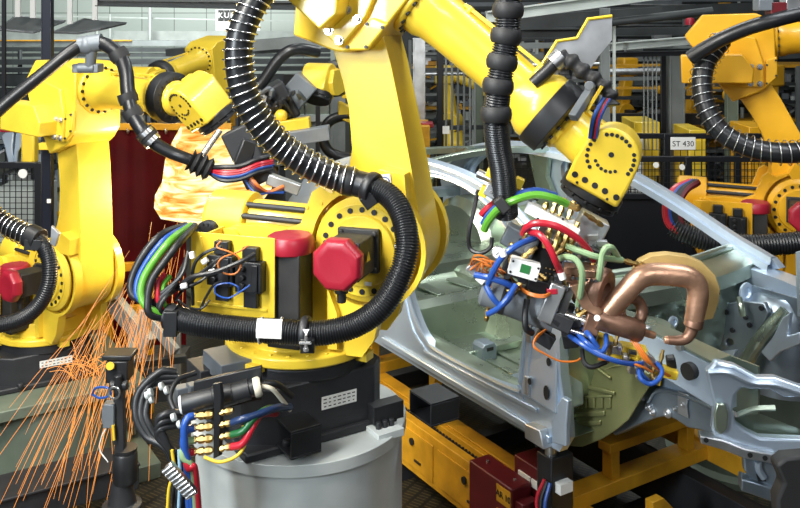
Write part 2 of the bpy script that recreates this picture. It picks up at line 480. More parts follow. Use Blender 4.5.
# rating label, writing marks, warning triangle
def rows_label(parent, c, x, n, w, h, rows=3, cols=7, name='rating_label'):
    x = V(x).normalized(); n = V(n).normalized(); y = n.cross(x)
    b = MB(); b.box(V(c)+n*.001, (w, h, .002), x, y, n); lb = b.build(name, LBL, parent)
    k = MB(); rnd = random.Random(3)
    for i in range(rows):
        for j in range(cols):
            ww = w/cols*rnd.uniform(.3, .75)
            k.box(V(c)+x*((j+.5)/cols-.5)*w*.95+y*((i+.5)/rows-.5)*h*.85+n*.0025, (ww, h/rows*.22, .001), x, y, n)
    k.build('print', INK, lb); return lb
TB = FM['TB']
rows_label(FM['base'], TB @ V((.04, -.2705, ZP+.145)), EDIR, GDIR, .155, .05)
# grey box, rear connector box and fork pockets bolted to the base
def boxc(mb, px, py, Y, e_, g_, h_):   # nearest top corner at the pixel; e/g/h sizes
    p = W(px, py, Y); mb.box(p+EDIR*e_/2-GDIR*g_/2-V((0, 0, h_/2)), (e_, g_, h_), EDIR, GDIR); return p
m = MB(); boxc(m, 221, 366, 3.42, .17, .20, .07); m.build('junction_box', MGREY, FM['base'], .003)
m = MB(); boxc(m, 200, 372, 3.50, .30, .16, .19); boxc(m, 240, 400, 3.44, .25, .3, .10); m.build('rear_housing', DGREY, FM['base'], .004)
m = MB(); boxc(m, 222, 379, 3.40, .10, .03, .055); boxc(m, 190, 387, 3.36, .05, .05, .06); boxc(m, 177, 390, 3.36, .05, .05, .06)
m.split('cable_gland_block', MGREY, FM['base'], .004)
for (px, py, Y, e_, g_, h_) in ((291, 432, 3.285, .125, .19, .105), (431, 404, 3.6, .14, .16, .095)):
    p = W(px, py, Y); c = p+EDIR*e_/2-GDIR*g_/2-V((0, 0, h_/2)); b = MB(); t = .008
    # a pocket open along EDIR
    b.box(c+V((0, 0, h_/2-t/2)), (e_, g_, t), EDIR, GDIR); b.box(c-V((0, 0, h_/2-t/2)), (e_, g_, t), EDIR, GDIR)
    b.box(c+GDIR*(g_/2-t/2), (e_, t, h_-2*t-.001), EDIR, GDIR); b.box(c-GDIR*(g_/2-t/2), (e_, t, h_-2*t-.001), EDIR, GDIR)
    b.build('fork_pocket', BLK, FM['base'], .002)
m = MB(); q = W(385, 428, 3.58); m.box(q+V((0, 0, -.01)), (.12, .10, .03), EDIR, GDIR); m.build('foot_plate', LGREY, FM['base'], .002)
m = MB(); 
for i in range(3): m.cyl(q+EDIR*(.03*i-.03), q+EDIR*(.03*i-.03)+V((0, 0, .03)), .012, n=8)
m.box(q+V((.0, .05, .05)), (.14, .06, .07), EDIR, GDIR); m.build('foot_clamp', BLK, FM['base'], .002)
# painted marks
m = MB(T1 @ TR(0, 0, .095))
for i, s_ in enumerate((-.05, -.03, -.012, .006, .028, .05)):
    a = R(-82)+s_/.252; m.box((.251*math.cos(a), .251*math.sin(a), .002*(i % 3)), (.003, .012 if i % 2 else .004, .004 if i % 2 else .014), (math.cos(a), math.sin(a), 0), (-math.sin(a), math.cos(a), 0))
m.build('painted_mark', INK, FM['root'])
m = MB(T1); c = V((.36, -.31, .487)); m.slab([(.415, -.30, .455), (.415, -.34, .455), (.415, -.32, .49)], (.0015, 0, 0)); m.build('warning_triangle', YELC, FM['root'])
m = MB(T1); m.box((.475, -.1995, .485), (.02, .003, .012)); m.box((.375, -.2085, .335), (.026, .003, .014)); m.split('small_label', LBL, FM['root'])
m = MB(FM['T2']); c = (.155, -.174, .235); m.box((.12, -.175, .25), (.06, .004, .06)); lb = m.build('sticker', LBL, FM['root'])
m = MB(FM['T2']); m.torus((.125, -.178, .25), (0, 1, 0), .02, .002, 20, 6); m.build('print', BLU, lb)
m = MB(FM['T3'])
for x, z, w_, h_ in ((.14, .17, .02, .004), (.155, .185, .004, .02), (.17, .175, .012, .006), (.19, .19, .016, .004), (.205, .205, .004, .016), (.18, .215, .02, .005)):
    m.box((x, -.171, z), (w_, .003, h_))
m.build('painted_mark', INK, FM['root'])
# panel cables, black leads with white tags
pc = [c for c in FM['root'].children if c.name.startswith('connector_panel')][0]
def cab(pts, r, mt, name='cable', parent=None, n=8):
    m = MB(); m.tube([W(*p) for p in pts], r, n, 10); return m.build(name, mt, parent)
PY = 3.36
cab([(193, 305, PY), (193, 270, PY-.02), (202, 255, PY-.03), (222, 246, PY-.04)], .0065, BLK, parent=pc)
cab([(175, 300, PY), (190, 282, PY-.04), (215, 262, PY-.05), (226, 254, PY-.03)], .0065, BLK, parent=pc)
cab([(170, 294, PY), (190, 278, PY-.08), (215, 272, PY-.09), (240, 262, PY-.08), (255, 254, PY-.05)], .009, BLK, parent=pc)
cab([(168, 290, PY), (185, 288, PY-.06), (205, 278, PY-.05), (218, 262, PY-.02)], .006, BLK, parent=pc)
cab([(200, 310, PY), (206, 297, PY-.03), (214, 285, PY-.05), (222, 281, PY-.04)], .005, BLK, parent=pc)
cab([(185, 317, PY), (178, 300, PY-.08), (186, 306, PY-.08), (200, 309, PY-.06), (210, 300, PY-.05)], .004, BLK, parent=pc)
oc = [(248, 246, PY-.06), (238, 252, PY-.07), (222, 258, PY-.08), (218, 266, PY-.08), (224, 273, PY-.08), (234, 274, PY-.08), (240, 268, PY-.08), (239, 258, PY-.08), (230, 252, PY-.08), (217, 247, PY-.07), (221, 241, PY-.05)]
cab(oc, .0032, ORG, 'orange_cable', pc)
bc = [(250, 285, PY-.06), (240, 292, PY-.07), (228, 298, PY-.07), (216, 294, PY-.07), (216, 286, PY-.07), (228, 283, PY-.07), (238, 287, PY-.07), (238, 293, PY-.06)]
cab(bc, .0032, BLU, 'blue_cable', pc)
m = MB()
for (px, py, dx, dy) in ((192, 255, .2, 1), (205, 261, 1, -.7), (212, 272, 1, -.25), (184, 286, 1, -.25)):
    p = W(px, py, PY-.075); d = V((dx, 0, -dy)).normalized(); m.cyl(p-d*.011, p+d*.011, .0105, n=10)
m.split('cable_tag', WHT, pc)
m = MB(T1); m.lathe([(0, 0), (.045, 0), (.045, .03), (.02, .035), (0, .035)], (-.315, -.19, .485), (0, -1, 0), 20); m.bolts((-.315, -.22, .485), (0, -1, 0), .034, .004, .008, 10); m.build('encoder_cover', BLK, FM['root'])

# ------------------------------------------------------------------ pedestal
m = MB(); pz = V((-.417, 3.75, 0))
m.lathe([(0, 0), (.60, 0), (.60, .035), (.425, .04), (.425, 1.285), (.442, 1.29), (.442, 1.333), (.44, 1.335), (0, 1.335)], pz, (0, 0, 1), 72)
single(m, 'robot_pedestal', DRUM, 'bright grey steel drum under the large front robot', 'pedestal')

# ------------------------------------------------------------------ supply hose with the spring (one continuous conduit)
root = thing('supply_hose', 'thick black hose looping round the front robot, its upper half wrapped in bright spring', 'hose', W(300, 330, 3.25))
path = [(172, 317, 3.30), (200, 324, 3.26), (240, 329, 3.24), (280, 331, 3.22), (320, 333, 3.20), (355, 325, 3.19), (383, 305, 3.18), (400, 275, 3.19), (407, 245, 3.22), (402, 215, 3.27), (388, 195, 3.32), (366, 185, 3.36)]
m = MB(); m.corr([W(*p) for p in path], .040, .0095, .10, 16); m.build('corrugated_hose', HOSE, root, ang=80)
up = [(372, 187, 3.35), (352, 182, 3.37), (330, 175, 3.37), (305, 163, 3.35), (282, 147, 3.33), (262, 126, 3.30), (248, 102, 3.28), (240, 75, 3.27), (239, 45, 3.27), (247, 18, 3.28), (262, -8, 3.30), (285, -30, 3.34)]
m = MB(); m.tube([W(*p) for p in up], .050, 16, 10); m.build('smooth_hose', HOSE, root)
m = MB(); m.coil([W(*p) for p in up[1:]], .0575, .0036, .031); m.build('spring', SPRG, root, ang=80)
def ring_at(mb, P, i, r0, r1, w): 
    a, b = P[i], P[min(len(P)-1, i+1)]; t = (b-a).normalized(); mb.lathe([(r0, -w/2), (r1, -w/2), (r1+.004, -w/4), (r1+.004, w/4), (r1, w/2), (r0, w/2)], a, t, 24)
m = MB(); ring_at(m, [W(348, 181, 3.37), W(366, 186, 3.36)], 0, .03, .050, .06)
ring_at(m, [W(371, 188, 3.35), W(380, 192, 3.33)], 0, .03, .058, .035)
c = W(369, 200, 3.33); m.box(c, (.05, .05, .05), (.8, 0, .6), (0, 1, 0), (-.6, 0, .8))
ring_at(m, [W(306, 333, 3.205), W(315, 333, 3.20)], 0, .03, .055, .03); c = W(308, 344, 3.17); m.box(c, (.05, .05, .05))
m.split('clamp', BLK, root, .003)
m = MB(); m.tube([W(306, 335, 3.13), W(306, 348, 3.13)], .006, 8); m.cyl(W(300, 343, 3.14), W(311, 343, 3.12), .006, n=8); m.cyl(W(306, 348, 3.13), W(306, 351, 3.13), .010, n=8)
m.build('clamp_screw', CHROME, root)
m = MB(); a, b = W(258, 330, 3.232), W(283, 331, 3.22); t = (b-a).normalized(); uu, ww = basis(t)
rows = [[p+(V((0, -1, 0))*math.cos(R(an))+t.cross(V((0, -1, 0)))*math.sin(R(an)))*.0475 for an in range(-75, 16, 10)] for p in (a, b)]
m.sheet(rows); m.build('paper_label', LBL, root)
m = MB(); 
for px in (261, 281): ring_at(m, [W(px, 330.5, 3.23), W(px+5, 330.8, 3.228)], 0, .035, .043, .005)
m.split('cable_tie', WHT, root)
m = MB(); 
for i, (px, py) in enumerate(((300, 330),)): pass
c = W(306, 332, 3.135); m.slab([c+V((-.012, 0, .01)), c+V((.012, 0, .01)), c+V((0, 0, -.012))], (0, -.002, 0)); m.build('triangle_mark', WHT, root)
m = MB()
m.lathe([(.02, 0), (.048, 0), (.048, .04), (.02, .04)], W(168, 316, 3.3), (W(200, 324, 3.26)-W(172, 317, 3.3)), 20); m.box(W(172, 322, 3.27), (.05, .06, .09)); m.build('end_clamp', BLK, root, .003)

# bundle of coloured hoses bending from the end of the big hose up behind the robot
root = thing('hose_bundle', 'bundle of black, red, green and blue hoses bent upward beside the front robot', 'hoses', W(150, 290, 3.35))
HB = [(-9, BLK, .016, 'black_hose', 0), (-3, BLU, .012, 'blue_hose', -.02), (2, GRN, .015, 'green_hose', -.05), (7, REDH, .015, 'red_hose', .03), (10, BLK, .014, 'black_hose', -.06), (5, BLK, .013, 'black_hose', .05)]
for i, (o, mt, r, nm, dy) in enumerate(HB):
    s_ = {1: (3, 2), 2: (6, 2)}.get(i, (o*.6, o*.4))
    cab([(170, 316+o*.35, 3.31+dy*.3), (150, 308+o*.6, 3.31+dy), (140+o*.8, 296+o*.2, 3.32+dy), (142+o, 278+o*.2, 3.34+dy), (155+o, 256+o*.5, 3.37+dy), (171+o*.9, 238+o*.4, 3.42+dy), (190+o*.5, 226, 3.58+dy*.5)], r, mt, nm, root, 10)
cab([(166, 314, 3.3), (158, 300, 3.28), (158, 284, 3.3), (165, 274, 3.33)], .011, REDH, 'red_hose', root)
cab([(168, 313, 3.3), (163, 300, 3.29), (163, 286, 3.31), (170, 276, 3.34)], .011, GRN, 'green_hose', root)
for k in range(4): cab([(170, 316+k, 3.29), (160-k*2, 308-k*2, 3.26+.01*k), (172+3*k, 288-4*k, 3.30), (182+2*k, 270-6*k, 3.36)], .008, BLK, 'black_lead', root)
# ================================================================== weld gun carried by the front robot
root = thing('spot_welding_gun', 'copper-armed spot welding gun hanging from the front robot wrist, wrapped in coloured hoses', 'welding gun', W(590, 210, 3.1))
GUN = root
def P(px, py, y=3.08): return W(px, py, y)
def part(mb, name, m, bevel=0, parent=None, ang=38): return mb.build(name, m, parent or GUN, bevel, ang)
def ptube(pts, r, m, name, parent=None, n=9, y=3.05):
    mb = MB(); mb.tube([P(p[0], p[1], p[2] if len(p) > 2 else y) for p in pts], r, n, 10); return part(mb, name, m, 0, parent)
S = 3.08/900           # metres per pixel at the gun
TD = V((-.42, .12, -.90)).normalized()     # tool axis
SX = V((.92, -.2, -.34)).normalized(); SX = (SX-TD*SX.dot(TD)).normalized(); SY = TD.cross(SX).normalized()
def obox(c, w, h, d, name, m, bevel=.003, x=None, parent=None):   # x: screen angle of the long side in degrees
    X = SX if x is None else V((math.cos(R(x)), -.15, math.sin(R(x)))).normalized()
    Yv = V((0, 1, 0)); Yv = (Yv-X*Yv.dot(X)).normalized(); Z = X.cross(Yv)
    mb = MB(); mb.box(c, (w, d, h), X, Yv, Z); return part(mb, name, m, bevel, parent)
# body blocks
obox(P(590, 228, 3.12), .10, .09, .14, 'adapter_block', GALP, .004)
obox(P(596, 250, 3.1), .085, .07, .12, 'adapter_plate', STEEL, .003)
obox(P(540, 262, 3.16), .22, .16, .13, 'transformer', DGREY, .006)
obox(P(520, 240, 3.14), .12, .07, .11, 'transformer_cover', MGREY, .006)
obox(P(577, 262, 3.10), .09, .10, .10, 'mounting_block', GALD, .004)
obox(P(552, 219, 3.02), .19, .035, .10, 'manifold_plate', WHT, .003)
obox(P(556, 238, 3.06), .14, .05, .08, 'manifold_block', STEEL, .004)
mb = MB()
for px, py in ((538, 219), (563, 219)): mb.cyl(P(px, py, 2.965), P(px, py, 2.95), .005, n=10)
mb.split('plate_hole', BLK, GUN)
def fitting(p0, p1, r=.011, parent=None):
    a, b = V(p0), V(p1); d = b-a; mb = MB()
    mb.lathe([(0, 0), (r*.7, 0), (r*.7, .25*d.length), (r, .25*d.length), (r, .5*d.length), (r*.75, .5*d.length), (r*.75, .7*d.length), (r*1.05, .7*d.length), (r*1.05, .85*d.length), (r*.6, d.length), (0, d.length)], a, d, 6)
    return part(mb, 'brass_fitting', BRASS, 0, parent)
for px, py in ((543, 212), (553, 209), (561, 208), (570, 211)): fitting(P(px-2, py+8, 3.02), P(px+4, py-10, 3.02), .011)
for px, py in ((548, 236), (557, 240), (566, 238), (575, 232)): fitting(P(px+3, py-10, 2.98), P(px-4, py+12, 2.98), .012)
for px, py in ((530, 252), (560, 250), (518, 285), (513, 293), (572, 285), (583, 312), (590, 302)): fitting(P(px+7, py-5, 2.98), P(px-8, py+6, 2.98), .010)
fitting(P(566, 204, 3.0), P(580, 209, 3.0), .013); fitting(P(584, 213, 3.02), P(603, 226, 3.02), .010); fitting(P(622, 260, 3.0), P(640, 265, 3.0), .010)
for px, py in ((600, 286), (578, 306), (565, 280), (594, 259), (489, 285), (487, 313), (513, 288)): fitting(P(px+1, py-6, 3.0), P(px-1, py+8, 3.0), .009)
# clamp assembly above the gun
mb = MB(); mb.cyl(P(478, 173, 3.14), P(534, 198, 3.06), .016, n=18); part(mb, 'clamp_rod', STEEL)
for px, py in ((503, 180), (497, 193)):
    obox(P(px, py, 3.09 if py < 190 else 3.06), .085, .040, .05, 'clamp_plate', GALP, .003, -24)
for px, py in ((491, 172), (519, 183), (484, 191)): obox(P(px, py, 3.08), .028, .036, .056, 'yellow_cap', YEL, .003, -24)
mb = MB()
for px, py in ((500, 178), (507, 182), (491, 192), (504, 195)): mb.cyl(P(px, py, 3.05), P(px, py, 3.035), .006, n=8)
mb.cyl(P(502, 176, 3.03), P(501, 196, 3.03), .016, n=14)
mb.split('clamp_bolt', CHROME, GUN)
# coloured hoses
ptube([(484, 230), (489, 220, 3.03), (500, 208, 3.0), (515, 200, 2.98), (535, 195, 2.98), (553, 198, 2.98), (567, 204, 3.0)], .0135, GRN, 'green_hose')
ptube([(483, 224, 3.08), (490, 214, 3.06), (502, 203, 3.04), (520, 194, 3.03), (538, 191, 3.04), (556, 196, 3.06)], .0125, BLU, 'blue_hose')
ptube([(481, 215, 3.1), (488, 208, 3.09), (497, 201, 3.09)], .012, REDH, 'red_hose')
obox(P(502, 205, 2.97), .055, .036, .05, 'strap', RUB, .006, -50)
ptube([(478, 190, 3.12), (474, 210, 3.10), (469, 232, 3.08), (470, 248, 3.08), (480, 253, 3.06), (490, 248, 3.06), (492, 238, 3.08)], .0075, BLK, 'black_hose')
ptube([(523, 234, 2.98), (527, 227, 2.95), (538, 223, 2.93), (556, 226, 2.92), (574, 236, 2.93), (586, 247, 2.95), (594, 260, 2.98)], .0115, REDH, 'red_hose')
ptube([(531, 232, 2.96), (540, 235, 2.92), (549, 247, 2.90), (556, 262, 2.90), (562, 276, 2.94)], .0115, REDH, 'red_hose')
ptube([(535, 238, 2.97), (520, 244, 2.93), (505, 254, 2.92), (495, 268, 2.93), (488, 284, 2.96)], .0105, BLU, 'blue_hose')
ptube([(475, 275, 2.98), (490, 278, 2.95), (505, 283, 2.95), (515, 288, 2.97)], .0105, BLU, 'blue_hose')
ptube([(486, 286, 2.94), (492, 297, 2.92), (500, 305, 2.92), (508, 300, 2.92), (514, 288, 2.95)], .0095, BLU, 'blue_hose')
ptube([(488, 314, 2.95), (497, 309, 2.92), (506, 300, 2.91), (516, 285, 2.94)], .0095, BLU, 'blue_hose')
ptube([(566, 246, 2.98), (580, 251, 2.94), (598, 257, 2.93), (622, 260, 2.98)], .0105, SAGE, 'sage_hose')
ptube([(597, 290, 2.96), (600, 272, 2.92), (602, 256, 2.92), (606, 248, 2.92), (612, 248, 2.93), (618, 257, 2.98)], .0105, SAGE, 'sage_hose')
ptube([(558, 259, 2.97), (566, 257, 2.93), (576, 260, 2.91), (582, 272, 2.90), (581, 290, 2.92), (578, 305, 2.96)], .0105, SAGE, 'sage_hose')
ptube([(640, 264, 3.0), (652, 267, 3.02), (660, 272, 3.05)], .010, BRASS, 'brass_pipe')
# pneumatic valve box and its green window
vx = V((.95, -.1, -.25)).normalized(); vz = V((.25, 0, .95)).normalized(); vn = vx.cross(vz)*1.0
if vn.y > 0: vn = -vn
vz = vn.cross(vx)
mb = MB(); mb.box(P(524, 268, 2.96), (.098, .05, .055), vx, vn, vz); vb = part(mb, 'valve_box', WHT, .003)
mb = MB(); mb.box(P(525, 267, 2.96)+vn*.026, (.032, .003, .028), vx, vn, vz); part(mb, 'green_window', mat('green_window', (.03, .16, .05), 0, .3), 0, vb)
mb = MB()
for i, (dx, dz) in enumerate(((-.042, .018), (.042, .018), (.042, -.018), (-.042, -.018))): mb.cyl(P(524, 268, 2.96)+vn*.025+vx*dx+vz*dz, P(524, 268, 2.96)+vn*.028+vx*dx+vz*dz, .004, n=8)
mb.split('screw', INK, vb)
obox(P(537, 283, 2.99), .04, .07, .05, 'connector', BLK, .004, 75)
mb = MB()
for i in range(3):
    for j in range(3): mb.cyl(P(546+i*4, 268+j*5+i, 3.05), P(546+i*4, 268+j*5+i, 3.03), .003, n=6)
mb.split('terminal_pin', BRASS, GUN)
mb = MB(); c = P(498, 252, 2.99); mb.cyl(c, c+V((-.1, -1, .1))*.018, .022, n=22); gg = part(mb, 'gauge', CHROME, .002)
mb = MB(); mb.cyl(c+V((-.1, -1, .1))*.019, c+V((-.1, -1, .1))*.0205, .018, n=22); part(mb, 'gauge_face', WHT, 0, gg)
mb = MB(); mb.bar(c+V((-.1, -1, .1))*.021-V((.008, 0, .006)), c+V((-.1, -1, .1))*.021+V((.008, 0, .008)), .003, .001); part(mb, 'gauge_needle', INK, 0, gg)
# servo cylinder
a, b = P(482, 288, 3.08), P(556, 316, 3.02); d = b-a
mb = MB(); mb.lathe([(0, 0), (.045, 0), (.056, .012), (.058, .05), (.058, d.length), (0, d.length)], a, d, 32); part(mb, 'servo_cylinder', MGREY)
mb = MB(); mb.lathe([(.0585, 0), (.0605, 0), (.0605, .02), (.0585, .02)], a+d*.28, d, 32); part(mb, 'cylinder_band', BLK)
obox(P(551, 300, 3.0), .05, .13, .10, 'end_plate', GALP, .004, -22); obox(P(566, 296, 3.02), .025, .15, .12, 'end_plate', STEEL, .004, -22)
obox(P(560, 320, 2.98), .08, .05, .07, 'rod_guide', DGREY, .004, -22)
mb = MB(); mb.cyl(P(556, 312, 2.99), P(592, 324, 2.97), .014, n=14); mb.cyl(P(563, 328, 2.97), P(588, 336, 2.96), .007, n=10); mb.split('guide_rod', CHROME, GUN)
obox(P(579, 330, 3.02), .11, .06, .09, 'carriage', DGREY, .006, -20)
obox(P(570, 338, 3.04), .05, .05, .06, 'limit_switch', BLK, .004, 10); obox(P(545, 338, 3.02), .06, .045, .05, 'limit_switch', BLK, .004, -30)
mb = MB(); mb.tube([P(527, 300, 2.98), P(525, 315, 2.95), P(526, 328, 2.94), P(532, 333, 2.96)], .011, 10); part(mb, 'black_lead', BLK)
# copper current path
for k, (px, py, w) in enumerate(((573, 269, .10), (578, 277, .12))): obox(P(px+6, py+1, 2.98), w, .024, .07, 'copper_bar', COPPER, .003, -6)
mb = MB()
for i in range(6): mb.cyl(P(573+i*4.6, 278+i*.6, 2.93), P(573+i*4.6, 278+i*.6, 2.918), .0055, n=8)
mb.split('bar_bolt', BLK, GUN)
a = P(596, 291, 2.95); ax = V((.78, -.6, -.16)).normalized()
mb = MB(); mb.lathe([(0, -.05), (.066, -.05), (.073, -.04), (.073, .04), (.066, .05), (.03, .05), (.028, .03), (0, .03)], a-V((0, -.05, 0)), ax, 36); part(mb, 'shunt_roll', COPD)
mb = MB(); mb.slab([P(x, y, 2.93) for x, y in ((570, 286), (582, 283), (590, 300), (604, 312), (598, 318), (582, 308))], (0, .05, 0)); part(mb, 'shunt_strap', COPPER, .004)
a = P(631, 311, 2.99); mb = MB(); mb.torus(a, V((.3, -.9, .2)), .042, .019, 32, 12); part(mb, 'shunt_ring', COPD)
arm = [(x, y, 2.97) for x, y in ((602, 318), (613, 306), (625, 293), (636, 281), (645, 275.5), (658, 274), (674, 275), (687, 277), (695.5, 283), (698, 293), (696.5, 306), (694, 320))]
mb = MB(); mb.tube([P(*p) for p in arm], lambda t, i: .034+.003*math.sin(math.pi*t)-.003*max(0, t-.8)*5, 18, 10); part(mb, 'upper_arm', COPPER)
tan_out = [(606, 322), (618, 300), (632, 276), (640, 262), (652, 256), (668, 254.5), (688, 257), (704, 264), (715, 275), (720, 288), (719, 302), (713, 319), (700, 321), (707, 300), (708, 288), (700, 276), (688, 269), (672, 265), (655, 267), (642, 276), (630, 295), (618, 312)]
mb = MB(); mb.slab([P(x, y, 3.0) for x, y in tan_out], (.003, .045, 0)); part(mb, 'insulating_plate', TANP, .002)
mb = MB(); mb.slab([P(x, y, 2.95) for x, y in ((606, 318), (622, 305), (634, 290), (640, 285), (632, 300), (624, 312), (612, 316))], (.0, .05, 0)); part(mb, 'insulating_plate', TANP, .002)
mb = MB(); mb.lathe([(0, 0), (.028, 0), (.031, .006), (.031, .03), (.025, .036), (0, .036)], P(695, 317, 2.97), V((-.22, 0, -.97)), 22); part(mb, 'electrode_holder', COPD)
mb = MB(); mb.tube([P(*p) for p in ((693, 324, 2.97), (691, 332, 2.97), (686, 338.5, 2.97), (678, 340.5, 2.97), (668, 340, 2.97))], lambda t, i: .0215-.007*t, 14, 8); part(mb, 'bent_electrode', COPD)
mb = MB(); d = V((-1, 0, .01)); mb.lathe([(0, 0), (.012, 0), (.013, .008), (.010, .014), (0, .016)], P(668.5, 340, 2.97), d, 14); part(mb, 'electrode_tip', COPPER)
a, b = P(596, 318, 2.96), P(640, 331, 2.96); d = b-a
mb = MB(); mb.lathe([(0, 0), (.034, 0), (.036, .004), (.036, d.length), (.03, d.length+.008), (0, d.length+.008)], a, d, 26); part(mb, 'lower_arm', COPD)
mb = MB(); mb.lathe([(0, 0), (.018, 0), (.018, .01), (.0125, .018), (.0125, .05), (.009, .056), (0, .058)], P(639, 331, 2.96), d, 16); part(mb, 'electrode_tip', COPPER)
obox(P(592, 322, 2.98), .05, .065, .07, 'electrode_clamp', COPD, .004, -18)
mb = MB(); mb.cyl(P(597, 318, 2.92), P(597, 318, 2.910), .010, n=16); part(mb, 'white_plug', WHT)
# lower yellow bracket with its cables
obox(P(632, 352, 3.02), .05, .09, .04, 'yellow_bracket', YEL, .003, 80); obox(P(622, 357, 3.02), .10, .03, .05, 'yellow_bracket', YEL, .003, -5); obox(P(664, 371, 3.0), .03, .085, .04, 'yellow_bracket', YEL, .003, 78)
obox(P(604, 342, 3.04), .04, .06, .05, 'yellow_bracket', YEL, .003, 70); obox(P(672, 311, 3.1), .04, .025, .03, 'yellow_cap', YEL, .003, -40) if False else None
obox(P(648, 364, 3.0), .06, .03, .035, 'sensor', LGREY, .003, -10); obox(P(636, 368, 2.99), .035, .05, .03, 'sensor', STEEL, .003, 80)
obox(P(671, 362, 3.02), .03, .04, .04, 'sensor', BLK, .006, 10); obox(P(614, 348, 3.0), .03, .05, .03, 'sensor', CHROME, .003, 80)
for px, py in ((616, 338), (608, 355), (652, 372), (660, 360)): fitting(P(px+3, py-10, 2.96), P(px-1, py+8, 2.96), .008)
ptube([(567, 334, 3.0), (580, 343, 2.93), (598, 354, 2.90), (616, 361, 2.90), (632, 364, 2.93), (644, 363, 2.96)], .0085, BLU, 'blue_hose')
ptube([(574, 330, 3.0), (586, 342, 2.92), (600, 352, 2.91), (606, 345, 2.93), (606, 335, 2.97)], .0085, BLU, 'blue_hose')
ptube([(580, 325, 3.0), (590, 336, 2.93), (598, 348, 2.92)], .0085, BLU, 'blue_hose')
ptube([(652, 382, 2.98), (645, 378, 2.94), (639, 370, 2.94), (641, 379, 2.92), (650, 384, 2.92), (659, 379, 2.93), (662, 370, 2.94), (656, 362, 2.95)], .0075, BLU, 'blue_hose')
for k in range(3): ptube([(628+k*2, 336, 2.97), (636+k*2, 347, 2.94), (645+k*2, 360, 2.93), (654+k, 366+k, 2.95), (668+k, 376, 2.98)], .0042, ORG, 'orange_cable')
ptube([(598, 359, 2.94), (620, 361, 2.93), (640, 366, 2.93), (652, 372, 2.95)], .0042, ORG, 'orange_cable')
for k in range(2): ptube([(548, 328, 3.0), (537, 336+k*2, 2.94), (534, 346+k, 2.92), (545, 354, 2.92), (560, 361, 2.93), (576, 361, 2.94), (584, 355, 2.97)], .0032, ORG, 'orange_cable')
ptube([(582, 350, 2.98), (584, 362, 2.94), (592, 367, 2.93), (606, 362, 2.95)], .008, BLK, 'black_hose')
rnd = random.Random(11)
for k in range(9):
    x0, y0 = rnd.uniform(468, 482), rnd.uniform(262, 276)
    ptube([(x0, y0, 3.04), (x0+rnd.uniform(4, 14), y0-rnd.uniform(6, 14), 2.98), (x0+rnd.uniform(14, 22), y0-rnd.uniform(-2, 8), 2.97), (x0+rnd.uniform(20, 34), y0+rnd.uniform(4, 14), 3.02)], .0034, ORG, 'orange_cable', n=6)
for k in range(3): ptube([(519, 286+k, 3.0), (530, 293+k, 2.95), (545, 295+k, 2.94), (556, 288, 2.98)], .0034, ORG, 'orange_cable', n=6)
for i, (px, py) in enumerate(((552, 291), (590, 263), (602, 243), (593, 237), (570, 222))): obox(P(px, py, 2.96 if i == 0 else 3.02), .035, .018, .02, 'red_plug' if i == 0 else 'clip', REDC if i == 0 else GALP, .002, 5)
obox(P(474, 270, 3.05), .05, .03, .04, 'junction', GALP, .003, -40); obox(P(481, 279, 3.04), .03, .025, .03, 'junction', WHT, .003, -40)
# dense small hardware between the hoses
rnd = random.Random(21)
for k in range(64):
    px, py = rnd.uniform(505, 600), rnd.uniform(232, 350)
    lo, hi = 232+max(0, (px-560))*.5, 300+(px-505)*.55
    if not lo < py < hi: continue
    y = rnd.uniform(2.97, 3.04); t = rnd.random(); a_ = rnd.choice((-22, 68, -40, 10))
    if t < .35: obox(P(px, py, y), rnd.uniform(.015, .05), rnd.uniform(.012, .03), rnd.uniform(.03, .06), 'bracket', rnd.choice((STEEL, GALP, DGREY, BLK, MGREY)), .002, a_)
    elif t < .75: 
        d_ = rnd.uniform(5, 12); fitting(P(px, py, y), P(px+d_*math.cos(R(a_)), py-d_*math.sin(R(a_)), y-.01), rnd.uniform(.006, .010))
    else:
        mb = MB(); mb.cyl(P(px, py, y), P(px, py, y-.03), rnd.uniform(.006, .014), n=10); part(mb, 'plug', rnd.choice((STEEL, BLK, BLK, WHT)))
for k in range(22):
    px, py = rnd.uniform(606, 664), rnd.uniform(342, 384)
    if abs(py-(350+(px-606)*.42)) > 12: continue
    y = rnd.uniform(2.96, 3.02)
    obox(P(px, py, y), rnd.uniform(.012, .035), rnd.uniform(.010, .022), .04, 'bracket', rnd.choice((STEEL, GALP, YEL, BLK, DGREY)), .002, rnd.choice((-10, 78, -40)))
# white tie tags
mb = MB(); 
for px, py in ((562, 276), (503, 253)): mb.cyl(P(px-1, py-3, 2.915), P(px+1, py+3, 2.915), .012, n=10)
mb.split('cable_tag', WHT, GUN)

# big black dress hose in front of the forearm
root = thing('dress_hose', 'thick black ringed hose hanging straight down in front of the yellow forearm', 'hose', W(500, 120, 2.95))
DP = [(510, -30, 2.92), (508, 0, 2.92), (507, 35, 2.92), (503, 60, 2.92), (499, 85, 2.92), (496, 115, 2.94), (498, 145, 2.98), (503, 175, 3.02), (506, 215, 3.08)]
mb = MB(); mb.corr([W(*p) for p in DP], .040, .0085, .07, 18); mb.build('corrugated_hose', HOSE, root, ang=80)
for px, py, px2, py2 in ((508, 10, 507.7, 15), (506, 36, 505.4, 41), (502, 62, 501.2, 67), (498, 86, 497.5, 91), (496, 114, 496, 119)):
    a, b = W(px, py, 2.92), W(px2, py2, 2.92); mb = MB(); mb.lathe([(.035, -.026), (.044, -.025), (.050, -.015), (.052, 0), (.050, .015), (.044, .025), (.035, .026)], a, b-a, 26); mb.build('rubber_ring', RUB, root)
